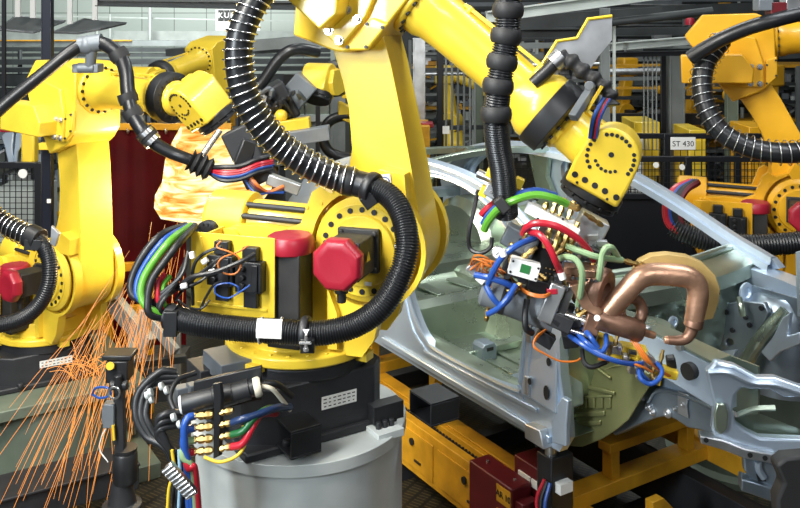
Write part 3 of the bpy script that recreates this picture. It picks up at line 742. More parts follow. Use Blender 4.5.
# cable bracket and its black lead behind the forearm (carried by the robot)
mb = MB(); mb.slab([W(x, y, 3.42) for x, y in ((537, 73), (557, 42), (577, 39), (588, 20), (612, 17), (612, 40), (598, 57), (586, 76), (570, 64), (548, 82))], (.0, .006, 0)); br = mb.build('cable_bracket', GALP, FM['root'])
mb = MB(); mb.tube([W(x, y, 3.415) for x, y in ((537, 72), (557, 41), (577, 38), (588, 19), (612, 16))], .007, 6, smooth=False); mb.build('yellow_edge', YEL, br)
mb = MB(); mb.tube([W(533, 84, 3.36), W(545, 73, 3.36), W(558, 60, 3.36)], .025, 14); mb.build('black_lead', BLK, FM['root'])
mb = MB(); a, b = W(553, 64, 3.36), W(562, 56, 3.36); mb.lathe([(.02, 0), (.036, 0), (.036, .045), (.02, .045)], a, b-a, 20); mb.build('hose_clip', STEEL, FM['root'])
mb = MB(); mb.tube([W(560, 57, 3.36), W(572, 62, 3.34), W(586, 74, 3.32), (W(600, 84, 3.30)), W(609, 95, 3.28), W(611, 106, 3.27)], lambda t, i: .028+.006*math.sin(i*.8), 14, 10); mb.build('black_lead', RUB, FM['root'])
for k, mt in enumerate((BLU, BLK, REDH, BLU)):
    mb = MB(); mb.tube([W(604+k*2, 98, 3.26), W(598+k*2, 108, 3.25), W(593+k*2, 120, 3.25), W(590+k*2, 138, 3.27)], .008, 8); mb.build('lead', mt, FM['root'])
mb = MB(); mb.bar(W(573, 118, 3.2), W(592, 88, 3.3), .03, .03); mb.cyl(W(589, 86, 3.27), W(593, 86, 3.32), .018, n=14); mb.build('strut', MGREY, FM['root'], .003)
mb = MB(); mb.bar(W(586, 112, 3.25), W(602, 86, 3.25), .02, .008); mb.build('yellow_edge', YEL, FM['root'])
# ================================================================== bare car body on the line (own axes: u to its front, v across, w up)
C0 = W(555, 445, 4.2)
def CA(u, v, w): return C0+GDIR*u+EDIR*v+V((0, 0, w))
def CP(px, py, v):                     # pixel onto the lengthwise plane v
    return on_plane(px, py, C0+EDIR*v, EDIR)
def CU(px, py, u): return on_plane(px, py, C0+GDIR*u, GDIR)
def CW(px, py, w): return on_plane(px, py, C0+V((0, 0, w)), V((0, 0, 1)))
CAR = thing('car_body_shell', 'bare unpainted metal car body shell without doors standing on the yellow skid', 'car body', CA(-1, .75, -.05))
WID = 1.5
def tum(w): return max(0, w-.52)*.36
def cpart(mb, name, m, bevel=0, parent=None, ang=30): return mb.build(name, m, parent or CAR, bevel, ang)
def dense(pts, step=.09):
    out = []
    for i, p in enumerate(pts):
        q = pts[(i+1) % len(pts)]; n = max(1, int(math.dist(p, q)/step))
        out += [(p[0]+(q[0]-p[0])*k/n, p[1]+(q[1]-p[1])*k/n) for k in range(n)]
    return out
def smooth2(pts, sub=4): return [(p.x, p.y) for p in spline([V((a, b, 0)) for a, b in pts], sub, True)]
outer = [(.03, -.02), (.08, .06), (.07, .2), (.04, .34), (.03, .5), (.06, .60), (.20, .66), (.16, .705), (-.05, .78), (-.40, .935), (-.72, 1.045), (-1.0, 1.095), (-1.4, 1.115), (-1.8, 1.10), (-2.2, 1.04), (-2.55, .94), (-2.85, .78), (-2.98, .62), (-3.0, .40), (-2.98, .2), (-2.80, .16)]
outer += [(-2.40+.36*math.cos(R(a)), .02+.36*math.sin(R(a))) for a in range(20, 175, 18)] + [(-2.02, -.03), (-1.6, -.03), (-.8, -.03)]
door = smooth2([(-.26, .19), (-.33, .15), (-.9, .13), (-1.08, .16), (-1.2, .26), (-1.30, .42), (-1.37, .60), (-1.40, .80), (-1.37, .99), (-1.25, 1.045), (-1.0, 1.035), (-.75, .985), (-.45, .86), (-.18, .73), (-.155, .64), (-.2, .5), (-.235, .34)])
quarter = smooth2([(-1.56, .66), (-1.9, .66), (-2.3, .68), (-2.50, .74), (-2.42, .84), (-2.2, .95), (-1.9, 1.01), (-1.6, 1.03), (-1.53, .98), (-1.52, .8)], 3)
def side(v0, sgn, mtl, name, small):
    f = lambda p: CA(p[0], v0+sgn*tum(p[1]), p[1])
    holes = [[f(p) for p in door], [f(p) for p in quarter]]+[[f((cx+r*math.cos(R(a))*k, cz+r*math.sin(R(a)))) for a in range(0, 360, 36)] for cx, cz, r, k in small]
    mb = MB(); mb.slab([f(p) for p in dense(outer)], EDIR*sgn*.05, holes)
    return cpart(mb, name, mtl)
small = [(-.13, .24, .016, 1), (-.02, .27, .028, .7), (-.07, .16, .012, 1), (-1.44, .33, .022, 1), (-1.42, .25, .018, 1), (-.05, .43, .013, 1)]
side(0, 1, GALV, 'body_side', small)
side(WID, -1, GALV, 'body_side', [(-2.25, .5, .05, 1.6), (-1.8, .45, .035, 1)])
# flanges: door seam, sill step, rail beads
def flange(pts2, v0, sgn, r, name, m, closed=True, off=0):
    mb = MB(); mb.tube([CA(p[0], v0+sgn*tum(p[1])+off, p[1]) for p in pts2], r, 6, 4, closed=closed, caps=not closed); return cpart(mb, name, m)
flange(door[::3], 0, 1, .012, 'door_flange', GALV); flange(door[::3], WID, -1, .014, 'door_flange', GALV)
inner = [(p[0]+(.05 if p[0] > -.7 else -.05)*(1 if p[1] > .2 else .6), p[1]-.045 if p[1] < .3 else p[1]+(.02 if p[1] > .9 else 0)) for p in door[::3]]
flange(inner, 0, 1, .007, 'door_seam_bead', GALV, True, -.002)
mb = MB(); mb.slab([CA(u, 0, w) for u, w in ((-.02, .0), (-.02, .035), (-1.55, .035), (-1.55, .0))], EDIR*-.02); cpart(mb, 'sill_flange', GALV, .006)
mb = MB(); mb.slab([CA(u, 0, w) for u, w in ((-.12, .105), (-.12, .125), (-1.1, .095), (-1.1, .075))], EDIR*-.01); cpart(mb, 'sill_bead', GALV, .004)
# sill inner box + jamb return
mb = MB(); mb.sheet([[CA(u, v, w) for v, w in ((.0, .13), (.05, .15), (.12, .14), (.14, .04), (.14, -.03), (.0, -.03))] for u in (-1.6, -1.2, -.8, -.4, -.1)]); cpart(mb, 'sill_box', GALG)
mb = MB(); mb.sheet([[CA(u, WID-v, w) for v, w in ((.0, .13), (.05, .15), (.12, .14), (.14, .04), (.14, -.03), (.0, -.03))] for u in (-1.6, -1.2, -.8, -.4, -.1)]); cpart(mb, 'sill_box', GALG)
# floor pan with tunnel
def fl(v):   # section height
    d = abs(v-.75)
    return .20 if d < .10 else (.20-(d-.10)/.07*.16 if d < .17 else .04)
vs_ = [.05, .2, .35, .5, .57, .60, .64, .68, .75, .82, .86, .90, .93, 1.0, 1.15, 1.3, 1.45]
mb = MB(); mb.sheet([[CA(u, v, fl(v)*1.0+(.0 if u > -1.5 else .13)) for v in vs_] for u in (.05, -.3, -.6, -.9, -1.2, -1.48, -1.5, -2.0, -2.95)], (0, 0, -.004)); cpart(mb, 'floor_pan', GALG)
for v in (.18, .30, .42, 1.1, 1.22, 1.34):
    mb = MB(); mb.slab([CA(u, v+d, .04) for u, d in ((-.25, -.02), (-.25, .02), (-1.1, .02), (-1.1, -.02))], (0, 0, .012)); cpart(mb, 'floor_rib', GALG, .004)
# seat cross member with slots, bracket, heel board, rear seat pan
def xmember(u0, u1, v0, v1, w0, w1, m, slots=0, name='seat_cross_member'):
    mb = MB(); sh = [[CA(u, v, w) for u, w in ((u0+.02, w0), (u0, w1), (u1, w1), (u1-.02, w0))] for v in (v0, v1)]
    mb.hexa(sh[0], sh[1]); o = cpart(mb, name, m, .006)
    for k in range(slots):
        mb = MB(); v = v0+(v1-v0)*(k+.6)/(slots+.2); c = CA(u1+.0015 if False else u0-.0, v, (w0+w1)/2)
        mb.box(CA((u0+u1)/2, v, w1), (.10, .035, .004), EDIR, GDIR); cpart(mb, 'slot', INK, 0, o)
    return o
xmember(-.52, -.40, .14, .62, .04, .12, GALD, 3); xmember(-.52, -.40, .88, 1.36, .04, .12, GALD, 3)
xmember(-1.02, -.94, .14, .60, .04, .09, GALG)
mb = MB(); c = CW(490, 357, .06); mb.slab([c+EDIR*a+V((0, 0, b)) for a, b in ((-.05, -.02), (.05, -.02), (.05, .055), (.035, .075), (-.035, .075), (-.05, .055))], GDIR*-.1); br = cpart(mb, 'seat_bracket', GALD, .004)
mb = MB(); mb.box(c+GDIR*.002+V((0, 0, .045)), (.045, .004, .018), EDIR, GDIR); cpart(mb, 'slot', INK, 0, br)
mb = MB(); mb.sheet([[CA(u, v, w) for u, w in ((-1.28, .04), (-1.30, .25), (-1.34, .29), (-1.62, .27), (-1.7, .30), (-1.72, .36), (-1.78, .36), (-2.4, .34))] for v in (.1, .5, 1.0, 1.4)]); cpart(mb, 'rear_seat_pan', GALG)
for v in (.3, .55, .95, 1.2):
    mb = MB(); mb.slab([CA(u, v+d, .285) for u, d in ((-1.36, -.03), (-1.36, .03), (-1.6, .05), (-1.6, -.05))], (0, 0, .012)); cpart(mb, 'seat_pan_rib', GALG, .004)
# rear wheel houses seen through the door openings
for v0, sg in ((.08, 1), (WID-.08, -1)):
    mb = MB(); rows = []
    for a in range(0, 181, 20):
        rows.append([CA(-2.38+.42*math.cos(R(a))*k, v0+sg*d, .2+.42*math.sin(R(a))*k) for d, k in ((0, 1), (.22, 1), (.28, .85), (.3, 0.01))])
    mb.sheet(rows); cpart(mb, 'rear_wheel_house', GALG)
# C pillar inner panels and far quarter reinforcement
f = lambda u, w: CA(u, WID-.06-tum(w), w)
mb = MB(); mb.slab([f(*p) for p in ((-1.45, .25), (-1.45, .62), (-1.5, .9), (-1.42, 1.05), (-1.62, 1.05), (-1.66, .7), (-1.95, .6), (-2.2, .58), (-2.2, .3))], EDIR*-.04, [[f(*p) for p in ((-1.55, .45), (-1.72, .43), (-1.73, .55), (-1.57, .58))]]); cpart(mb, 'pillar_reinforcement', GALG, .006)
mb = MB(); mb.slab([f(*p) for p in ((-2.3, .62), (-2.55, .74), (-2.42, .86), (-2.2, .97), (-1.9, 1.02), (-1.9, 1.08), (-2.25, 1.02), (-2.6, .88), (-2.75, .7))], EDIR*-.05); cpart(mb, 'pillar_reinforcement', GALD, .006)
f2 = lambda u, w: CA(u, .06+tum(w), w)
mb = MB(); mb.slab([f2(*p) for p in ((-1.43, .2), (-1.43, .62), (-1.42, .9), (-1.40, 1.05), (-1.56, 1.05), (-1.54, .7), (-1.62, .5), (-1.75, .35), (-1.75, .15))], EDIR*.05); cpart(mb, 'pillar_reinforcement', GALG, .006)
# near-side roof rail: double step seen from above
for v0, sg in ((0, 1), (WID, -1)):
    pts = [(.16, .69), (-.05, .765), (-.40, .92), (-.72, 1.03), (-1.0, 1.08), (-1.4, 1.10), (-1.8, 1.085), (-2.2, 1.025), (-2.55, .925), (-2.85, .77)]
    mb = MB(); rows = []
    for u, w in [(p.x, p.y) for p in spline([V((a, b, 0)) for a, b in pts], 5)]:
        t = v0+sg*tum(w); rows.append([CA(u, t-sg*.004, w-.035), CA(u, t+sg*.0, w+.012), CA(u, t+sg*.03, w+.022), CA(u, t+sg*.055, w+.02), CA(u, t+sg*.062, w-.012), CA(u, t+sg*.085, w-.014), CA(u, t+sg*.092, w-.05)])
    mb.sheet(rows, EDIR*sg*.003); o = cpart(mb, 'roof_rail', GALV)
    for (u, w) in ((-.06, .735), (-.20, .795), (-.33, .855), (-.50, .93), (-.9, 1.03), (-1.2, 1.06)):
        mb = MB(); p = CA(u, v0+sg*(tum(w)+.088), w-.02); mb.cyl(p, p+EDIR*sg*.006, .012, n=10); cpart(mb, 'rail_hole', INK, 0, o)
# roof bows and rear header
def bow(u, w, name, m, h=.035, d=.06, rise=.04):
    mb = MB(); rows = []
    for k in range(13):
        v = .20+(WID-.40)*k/12; z = w+rise*math.sin(math.pi*k/12)
        rows.append([CA(u+a, v, z+b) for a, b in ((d/2, -h/2), (d/2, h/2), (d/6, h/2+.006), (-d/6, h/2+.006), (-d/2, h/2), (-d/2, -h/2))])
    mb.sheet(rows); return cpart(mb, name, m)
bow(-1.46, 1.08, 'roof_bow', GALG); bow(-2.28, .98, 'rear_header', GALG, .04, .08, .03); bow(-.76, 1.02, 'windscreen_header', GALG, .03, .07, .03) if False else None
bow(-2.6, .62, 'parcel_shelf_member', GALD, .06, .12, .01)
# windscreen side: A pillar feet, cowl, dash panel
mb = MB(); rows = []
for k in range(17):
    v = .0+WID*k/16; s_ = math.sin(math.pi*k/16)
    rows.append([CA(a+s_*.16, v, b+.02*s_) for a, b in ((-.14, .60), (-.13, .70), (-.08, .715), (-.045, .69), (.0, .685), (.03, .665), (.04, .60))])
mb.sheet(rows); cpart(mb, 'cowl_panel', GALG)
mb = MB(); rows = []
for k in range(15):
    v = .05+(WID-.1)*k/14; s_ = math.sin(math.pi*k/14)
    rows.append([CA(u+s_*.1, v, w) for u, w in ((.03, .62), (.05, .50), (.03, .35), (-.02, .2), (-.12, .06))])
mb.sheet(rows, GDIR*-.003); cpart(mb, 'dash_panel', GALG)
for px, py, r in ((745, 292, .05), (705, 300, .035), (690, 312, .03), (672, 322, .03), (770, 290, .03)):
    p = CU(px, py, .17); mb = MB(); mb.lathe([(r, 0), (r, .012), (r*.6, .014), (r*.5, .004), (0, .004)], p, GDIR, 18); cpart(mb, 'pressed_boss', GALV)
mb = MB(); p0 = CW(600, 306, .70); mb.tube([CA(-.10, .06, .71), CA(-.02, .3, .735), CA(.06, .75, .745), CA(-.02, 1.2, .735), CA(-.10, 1.44, .71)], .022, 10); cpart(mb, 'cowl_edge', GALG)
# hinge pillar outer box (near) and closing plate
mb = MB(); mb.hexa([CA(-.24, -.012, .16), CA(.04, -.03, .16), CA(.03, .16, .16), CA(-.22, .16, .16)], [CA(-.17, .02, .64), (CA(.0, .02, .64)), CA(.0, .16, .64), CA(-.17, .16, .64)]); hp = cpart(mb, 'hinge_pillar', GALV, .012)
for u, w, a, b in ((-.03, .24, .018, .034), (-.03, .38, .014, .02), (-.15, .25, .012, .016), (-.1, .5, .012, .012)):
    mb = MB(); c = CA(u, -.035+(.05*(w-.16)/.48 if True else 0), w); mb.slab([c+GDIR*a*math.cos(R(t))+V((0, 0, b*math.sin(R(t)))) for t in range(0, 360, 30)], EDIR*-.003); cpart(mb, 'pillar_hole', INK, 0, hp)
for w in (.22, .47):
    mb = MB(); mb.box(CA(-.175, -.02+.05*(w-.16), w), (.03, .02, .09), GDIR, EDIR); cpart(mb, 'door_hinge_bracket', GALP, .004)
mb = MB(); mb.slab([CP(x, y, -.02) for x, y in ((552, 443), (551, 424), (555, 408), (562, 397), (568, 401), (566, 425), (566, 447))], EDIR*.03); cpart(mb, 'pillar_gusset', GALV, .006)
mb = MB(); mb.hexa([CA(-.16, -.05, -.02), CA(-.02, -.05, -.02), CA(-.02, .02, -.02), CA(-.16, .02, -.02)], [CA(-.16, -.05, .05), CA(-.05, -.05, .06), CA(-.05, .02, .06), CA(-.16, .02, .05)]); cpart(mb, 'jacking_bracket', GALP, .006)
LV = .20
# near front wheel house: olive inner liner, apron
rows = []
for k in range(13):
    a = 168-k*9.5; rr = .40
    row = []
    for d in (0, .25, .5, .75, 1):
        v = .02+.36*d; row.append(CA(.50+rr*math.cos(R(a))*(1-.06*d), v, .03+rr*1.22*math.sin(R(a))*(1-.05*d)))
    rows.append(row)
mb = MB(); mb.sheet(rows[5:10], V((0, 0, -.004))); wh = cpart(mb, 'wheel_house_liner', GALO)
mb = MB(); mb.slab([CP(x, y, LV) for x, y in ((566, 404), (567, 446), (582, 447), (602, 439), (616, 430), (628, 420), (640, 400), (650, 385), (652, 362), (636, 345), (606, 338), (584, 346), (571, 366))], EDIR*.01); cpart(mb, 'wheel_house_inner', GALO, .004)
for xa, ya, xb, yb, h_ in ((570, 382, 616, 393, 2), (569, 415, 606, 413, 2.5), (569, 425, 602, 422, 2.5), (574, 397, 613, 396, 1.5), (590, 362, 612, 378, 1.5)):
    mb = MB(); mb.slab([CP(x, y, LV) for x, y in ((xa, ya-h_), (xa, ya+h_), (xb, yb+h_), (xb, yb-h_))], EDIR*-.014); cpart(mb, 'pressed_rib', GALO, .005)
for i in range(5):
    mb = MB(); mb.slab([CP(577+8*i+a, 402+b, LV) for a, b in ((-3, -5), (3, -5), (3, 6), (-3, 6))], EDIR*-.012); cpart(mb, 'pressed_rib', GALO, .004)
for px, py in ((574, 418), (574, 432)):
    mb = MB(); c = CP(px, py, LV-.002); mb.cyl(c, c-EDIR*.004, .009, n=10); cpart(mb, 'liner_hole', INK)
# long rail + apron side (blue), in the plane v ~ .30
RV = .30
rail = [(600, 420), (618, 408), (626, 396), (640, 388), (650, 386), (672, 393), (700, 404), (722, 416), (734, 424), (738, 444), (722, 438), (700, 430), (688, 428), (676, 420), (668, 416), (655, 418), (640, 424), (615, 436)]
mb = MB(); mb.slab([CP(x, y, RV-.02) for x, y in rail], EDIR*.09); lr = cpart(mb, 'front_long_rail', GALD, .006)
aps = [(618, 412), (626, 392), (625, 372), (640, 352), (662, 352), (700, 378), (726, 396), (736, 428), (722, 418), (700, 408), (672, 396), (650, 389), (634, 396)]
mb = MB(); mb.slab([CP(x, y, RV+.02) for x, y in aps], EDIR*.012); cpart(mb, 'front_apron', GALV, .004)
for px, py, r in ((643, 398, .012), (649, 407, .016), (668, 413, .022), (653, 412, .016), (684, 404, .02), (676, 408, .012)):
    mb = MB(); p = CP(px, py, RV-.022); mb.lathe([(r, 0), (r, .006), (r*.6, .016), (r*.3, .016), (0, .01)], p, -EDIR, 14); cpart(mb, 'weld_stud', GALP)
mb = MB(); p = CP(684, 404, RV-.025); mb.slab([p+GDIR*a+V((0, 0, b)) for a, b in ((-.03, -.05), (.03, -.05), (.02, 0), (.03, .05), (-.03, .05))], EDIR*-.008); cpart(mb, 'rail_bracket', GALP, .003)
mb = MB(); mb.tube([CP(648, 402, RV-.03), CP(655, 392, RV-.03), CP(668, 391, RV-.03), CP(690, 398, RV-.03), CP(715, 410, RV-.03)], .008, 8); cpart(mb, 'rail_bead', GALD)
# upper rail (shotgun)
def loft(stations, m, name, bevel=.008):
    mb = MB(); mb.sheet(stations); mb.face([mb.v(p) for p in stations[0]]); mb.face([mb.v(p) for p in stations[-1]]); return cpart(mb, name, m, bevel)
def sec(u, v, w, a, b): return [CA(u, v, w), CA(u, v+a, w), CA(u, v+a, w-b), CA(u, v, w-b), CA(u, v, w)]
loft([sec(-.2, .03, .66, .10, .16), sec(0, .05, .66, .10, .17), sec(.3, .09, .655, .10, .15), sec(.55, .12, .63, .10, .16), sec(.74, .15, .595, .10, .17), sec(.80, .16, .585, .10, .17)], GALV, 'upper_rail')
loft([[CA(u, v, w), CA(u, v+a, w), CA(u, v+a, w-.012), CA(u, v, w-.012), CA(u, v, w)] for u, v, w, a in ((-.05, .06, .672, .10), (.3, .10, .667, .11), (.55, .13, .642, .11), (.76, .16, .607, .12))], GALG, 'upper_rail_cap', .004)
for px, py, r in ((689, 371, .035), (696, 383, .028)):
    mb = MB(); p = CP(px, py, .105+(.02 if px < 692 else .06)); mb.cyl(p+EDIR*.02, p-EDIR*.012, r, n=22); cpart(mb, 'rail_hole', INK)
for u, w in ((.25, .672), (.45, .662), (.62, .642)):
    mb = MB(); mb.box(CA(u, .10+.05*u, w-.012), (.03, .025, .03), GDIR, EDIR); cpart(mb, 'rail_tab', GALP, .004)
# strut tower near (greenish dome) and far tower, engine bay side walls
mb = MB(); c = CA(.28, .30, .52); mb.lathe([(.15, -.03), (.145, .0), (.13, .06), (.11, .075), (.06, .078), (.055, .06), (0, .06)], c, (0, 0, 1), 26); cpart(mb, 'strut_tower', GALG)
mb = MB(); mb.sheet([[CA(u, .33, w) for w in (.36, .45, .52, .58)] for u in (0, .3, .6, .85)], EDIR*.01); cpart(mb, 'engine_bay_side', GALG)
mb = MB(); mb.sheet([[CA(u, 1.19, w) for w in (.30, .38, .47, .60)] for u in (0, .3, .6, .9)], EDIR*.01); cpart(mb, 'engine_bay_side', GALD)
for v, w_, m, nm in ((1.28, .5, GALD, 'strut_tower'),):
    mb = MB(); c = CA(.30, v, w_); mb.lathe([(.19, -.4), (.18, -.02), (.14, .06), (.12, .075), (.06, .078), (.055, .06), (0, .06)], c, (0, 0, 1), 26); cpart(mb, nm, m)
loft([sec(-.1, 1.30, .66, .14, .15), sec(.3, 1.28, .64, .14, .15), sec(.9, 1.22, .58, .14, .16)], GALV, 'upper_rail')
# far engine bay mount plate, tube and bits
for px, py, v in ((690, 300, 1.18), (700, 330, 1.18), (705, 318, 1.18), (668, 330, 1.18), (660, 312, 1.18), (690, 340, 1.18)):
    mb = MB(); p = CP(px, py, v); mb.cyl(p, p-EDIR*.008, .02, n=14); cpart(mb, 'panel_hole', INK)
mb = MB(); mb.tube([CP(652, 318, 1.17), CP(668, 312, 1.17), CP(695, 306, 1.17), CP(712, 303, 1.17)], .012, 8); cpart(mb, 'panel_bead', GALV)
mb = MB(); mb.slab([CU(x, y, .155) for x, y in ((700, 292), (716, 287), (720, 294), (703, 299))], GDIR*.004); cpart(mb, 'dash_opening', INK)
mb = MB(); mb.slab([CU(x, y, .155) for x, y in ((688, 292), (699, 288), (699, 297), (684, 300))], GDIR*.004); cpart(mb, 'dash_opening', INK)
f = lambda px, py: CP(px, py, 1.10)
mb = MB(); mb.slab([f(*p) for p in ((722, 304), (742, 300), (768, 302), (772, 312), (765, 330), (748, 352), (740, 362), (722, 360), (720, 330))], EDIR*-.03, [[f(733+4*math.cos(R(a)), 341+4*math.sin(R(a))) for a in range(0, 360, 45)]]); ep = cpart(mb, 'engine_mount_plate', GALD, .006)
for px, py in ((727, 312), (746, 317), (750, 325), (733, 330), (762, 308)):
    mb = MB(); p = CP(px, py, 1.065); mb.cyl(p, p-EDIR*.01, .013, n=10); cpart(mb, 'mount_bolt', BLK, 0, ep)
mb = MB(); mb.slab([f(*p) for p in ((722, 350), (742, 348), (735, 364), (724, 366))], EDIR*-.05); cpart(mb, 'mount_foot', GALV, .004)
mb = MB(); mb.tube([CP(742, 372, 1.0), CP(752, 352, 1.0), CP(768, 330, 1.02), CP(786, 312, 1.06)], .035, 12); cpart(mb, 'brace_tube', GALG)
mb = MB(); mb.slab([CP(x, y, 1.0) for x, y in ((760, 352), (772, 338), (782, 318), (790, 312), (787, 336), (800, 332), (800, 344), (780, 352), (770, 362))], EDIR*.03); cpart(mb, 'apron_bracket', GALV, .006)
mb = MB(); mb.slab([CP(x, y, .9) for x, y in ((795, 252), (803, 250), (803, 318), (797, 316))], EDIR*.02); cpart(mb, 'front_post', GALV, .004)
mb = MB(); mb.tube([CP(739, 298, 1.0), CP(741, 306, .98), CP(743, 316, .98)], .016, 8); cpart(mb, 'tube_stub', GALG)
# front end carrier: bright upright with opening, bowed forward at its middle
def FE(px, py, d=0):     # plane through the front corner running diagonally
    o = CA(.80, .16, .5)+(GDIR*.72+EDIR*.72).normalized()*0
    n = (GDIR*.75-EDIR*.66).normalized(); return on_plane(px, py, o-n*d, n)
fo = [(706, 372), (716, 362), (735, 366), (757, 378), (775, 378), (800, 387), (806, 388), (806, 398), (785, 398), (770, 390), (752, 390), (742, 388), (735, 396), (733, 410), (736, 424), (746, 431), (760, 438), (806, 440), (806, 458), (770, 454), (745, 447), (716, 440), (712, 430), (714, 405)]
nfe = (GDIR*.75-EDIR*.66).normalized()
mb = MB(); mb.slab([FE(*p) for p in fo], nfe*-.05); cpart(mb, 'front_carrier', GALV, .010)
mb = MB(); mb.slab([FE(x, y, -.012) for x, y in ((716, 402), (724, 402), (728, 412), (727, 428), (720, 434), (714, 428), (713, 412))], nfe*.014); cpart(mb, 'pressed_recess', GALG, .008)
mb = MB(); mb.tube([FE(x, y, -.008) for x, y in ((708, 372), (728, 372), (752, 382), (775, 384), (802, 392))], .012, 8); cpart(mb, 'carrier_bead', GALV)
mb = MB(); mb.slab([FE(x, y, .06) for x, y in ((735, 420), (760, 416), (806, 434), (806, 446), (770, 440), (745, 434))], V((0, 0, .01))); cpart(mb, "carrier_shelf", GALG)
mb = MB(); mb.tube([FE(x, y, .05) for x, y in ((738, 415), (755, 409), (775, 408))], .012, 8); cpart(mb, 'carrier_strut', GALG)
mb = MB(); mb.slab([FE(x, y, -.03) for x, y in ((700, 436), (722, 440), (745, 449), (777, 456), (776, 465), (745, 459), (722, 450), (701, 444))], nfe*-.06); bb = cpart(mb, 'bumper_beam', GALP, .005)
for px, py in ((706, 440), (750, 455), (765, 458)):
    mb = MB(); p = FE(px, py, -.032); mb.cyl(p, p+nfe*.003, .010, n=10); cpart(mb, 'beam_hole', INK, 0, bb)
mb = MB(); mb.slab([FE(x, y, .0) for x, y in ((743, 456), (777, 464), (782, 484), (774, 490), (752, 482), (744, 470))], nfe*-.04); tb = cpart(mb, 'towing_bracket', GALD, .008)
mb = MB(); mb.slab([FE(x, y, -.03) for x, y in ((742, 479), (776, 490), (774, 503), (741, 491))], nfe*-.07); cpart(mb, 'towing_bracket_foot', GALD, .006)
mb = MB(); p = FE(760, 474, -.004); mb.slab([FE(x, y, -.003) for x, y in ((756, 474), (764, 476), (766, 481), (758, 481))], nfe*.004); cpart(mb, 'bracket_hole', INK, 0, tb)
mb = MB(); mb.tube([FE(x, y, -.01) for x, y in ((758, 462), (759, 470), (764, 478))], .014, 8); cpart(mb, 'bracket_bead', GALV, 0, tb)

root = thing('support_pad', 'black rubber-faced support block at the lower right corner, under the front of the car', 'support block', W(792, 540, 3.2))
m = MB(); m.slab([W(x, y, 3.2) for x, y in ((776, 466), (786, 458), (812, 456), (812, 560), (782, 560), (777, 500), (784, 484))], (0, .07, 0)); m.build('block', RUB, root, .012)
m = MB(); m.box(W(806, 530, 3.25), (.14, .1, .02)); m.cyl(W(800, 555, 3.31), V((W(800, 555, 3.31).x, 3.31, 0)), .07, n=16); m.build('post', DGREY, root)
# ================================================================== hall shell
def brickmat(name, c1, c2, mort, w, h, ms, rough=.5, sx=1.0):
    m = bpy.data.materials.new(name); m.use_nodes = True; nt = m.node_tree; b = nt.nodes['Principled BSDF']
    tc = nt.nodes.new('ShaderNodeTexCoord'); mp = nt.nodes.new('ShaderNodeMapping'); br = nt.nodes.new('ShaderNodeTexBrick')
    mp.inputs['Rotation'].default_value = (R(90), 0, 0) if sx else (0, 0, 0)
    br.offset = 0; br.inputs['Color1'].default_value = (*c1, 1); br.inputs['Color2'].default_value = (*c2, 1); br.inputs['Mortar'].default_value = (*mort, 1)
    br.inputs['Scale'].default_value = 1; br.inputs['Brick Width'].default_value = w; br.inputs['Row Height'].default_value = h; br.inputs['Mortar Size'].default_value = ms
    nt.links.new(tc.outputs['Object'], mp.inputs['Vector']); nt.links.new(mp.outputs['Vector'], br.inputs['Vector'])
    nt.links.new(br.outputs['Color'], b.inputs['Base Color']); b.inputs['Roughness'].default_value = rough
    return m
WALLM = brickmat('wall_panels', (.42, .47, .43), (.38, .43, .40), (.12, .14, .13), 1.0, 1.5, .012)
FLOORM = brickmat('floor_plates', (.105, .078, .032), (.07, .054, .026), (.014, .012, .008), .09, .03, .012, .45, 0)
nt = FLOORM.node_tree; [n for n in nt.nodes if n.type == 'MAPPING'][0].inputs['Rotation'].default_value = (0, 0, R(32))
m = MB(); m.box((0, 13, -.05), (44, 34, .1)); struct(m.build('floor', FLOORM))
m = MB(); m.box((0, 28, 4), (44, .2, 8.2)); struct(m.build('wall_back', WALLM))
m = MB(); m.box((-20, 13, 4), (.2, 34, 8.2)); struct(m.build('wall_left', GSTRL))
m = MB(); m.box((20, 13, 4), (.2, 34, 8.2)); struct(m.build('wall_right', GSTRL))

# ================================================================== conveyor and skid under the car
Zc = .45
conv = thing('roller_conveyor', 'yellow roller conveyor track running beneath the car, with small access panels on its side', 'conveyor', CA(-1.2, .3, -.984))
m = MB(); 
def gb(mb, u0, u1, v0, v1, z0, z1): mb.hexa([CA(u0, v0, z0-C0.z), CA(u1, v0, z0-C0.z), CA(u1, v1, z0-C0.z), CA(u0, v1, z0-C0.z)], [CA(u0, v0, z1-C0.z), CA(u1, v0, z1-C0.z), CA(u1, v1, z1-C0.z), CA(u0, v1, z1-C0.z)])
def gpart(u0, u1, v0, v1, z0, z1, name, mt, parent, bevel=.004):
    mb = MB(); gb(mb, u0, u1, v0, v1, z0, z1); return mb.build(name, mt, parent, bevel)
gpart(-3.4, -.15, .20, .26, .14, .45, 'side_panel', YEL2, conv)
gpart(-3.4, .9, .33, .47, .10, .445, 'inner_beam', YEL2, conv); gpart(-3.4, .3, .26, .33, .10, .40, 'chain_channel', BLK, conv)
ch = MB()
for i in range(110): 
    c = CA(-3.3+i*.033, .295, .415-C0.z); ch.cyl(c-EDIR*.02, c+EDIR*.02, .010, n=6)
ch.build('chain', DGREY, conv)
for i in range(5):
    u = -2.9+i*.55; gpart(u, u+.5, .192, .2, .18, .40, 'access_panel', YEL2, conv, .002)
    mb = MB(); c = CA(u+.28, .19, .34-C0.z); mb.cyl(c, c-EDIR*.01, .022, n=14); mb.build('panel_knob', BLK, conv)
    mb = MB(); c = CA(u+.34, .19, .235-C0.z); mb.box(c, (.07, .01, .012), GDIR, EDIR); mb.build('panel_handle', BLK, conv)
gpart(-3.4, 1.2, 1.24, 1.34, .10, .38, 'inner_beam', DGREY, conv)
for u in (-3.0, -1.8, -.6):
    gpart(u, u+.1, .2, 1.36, .0, .12, 'cross_foot', DGREY, conv)
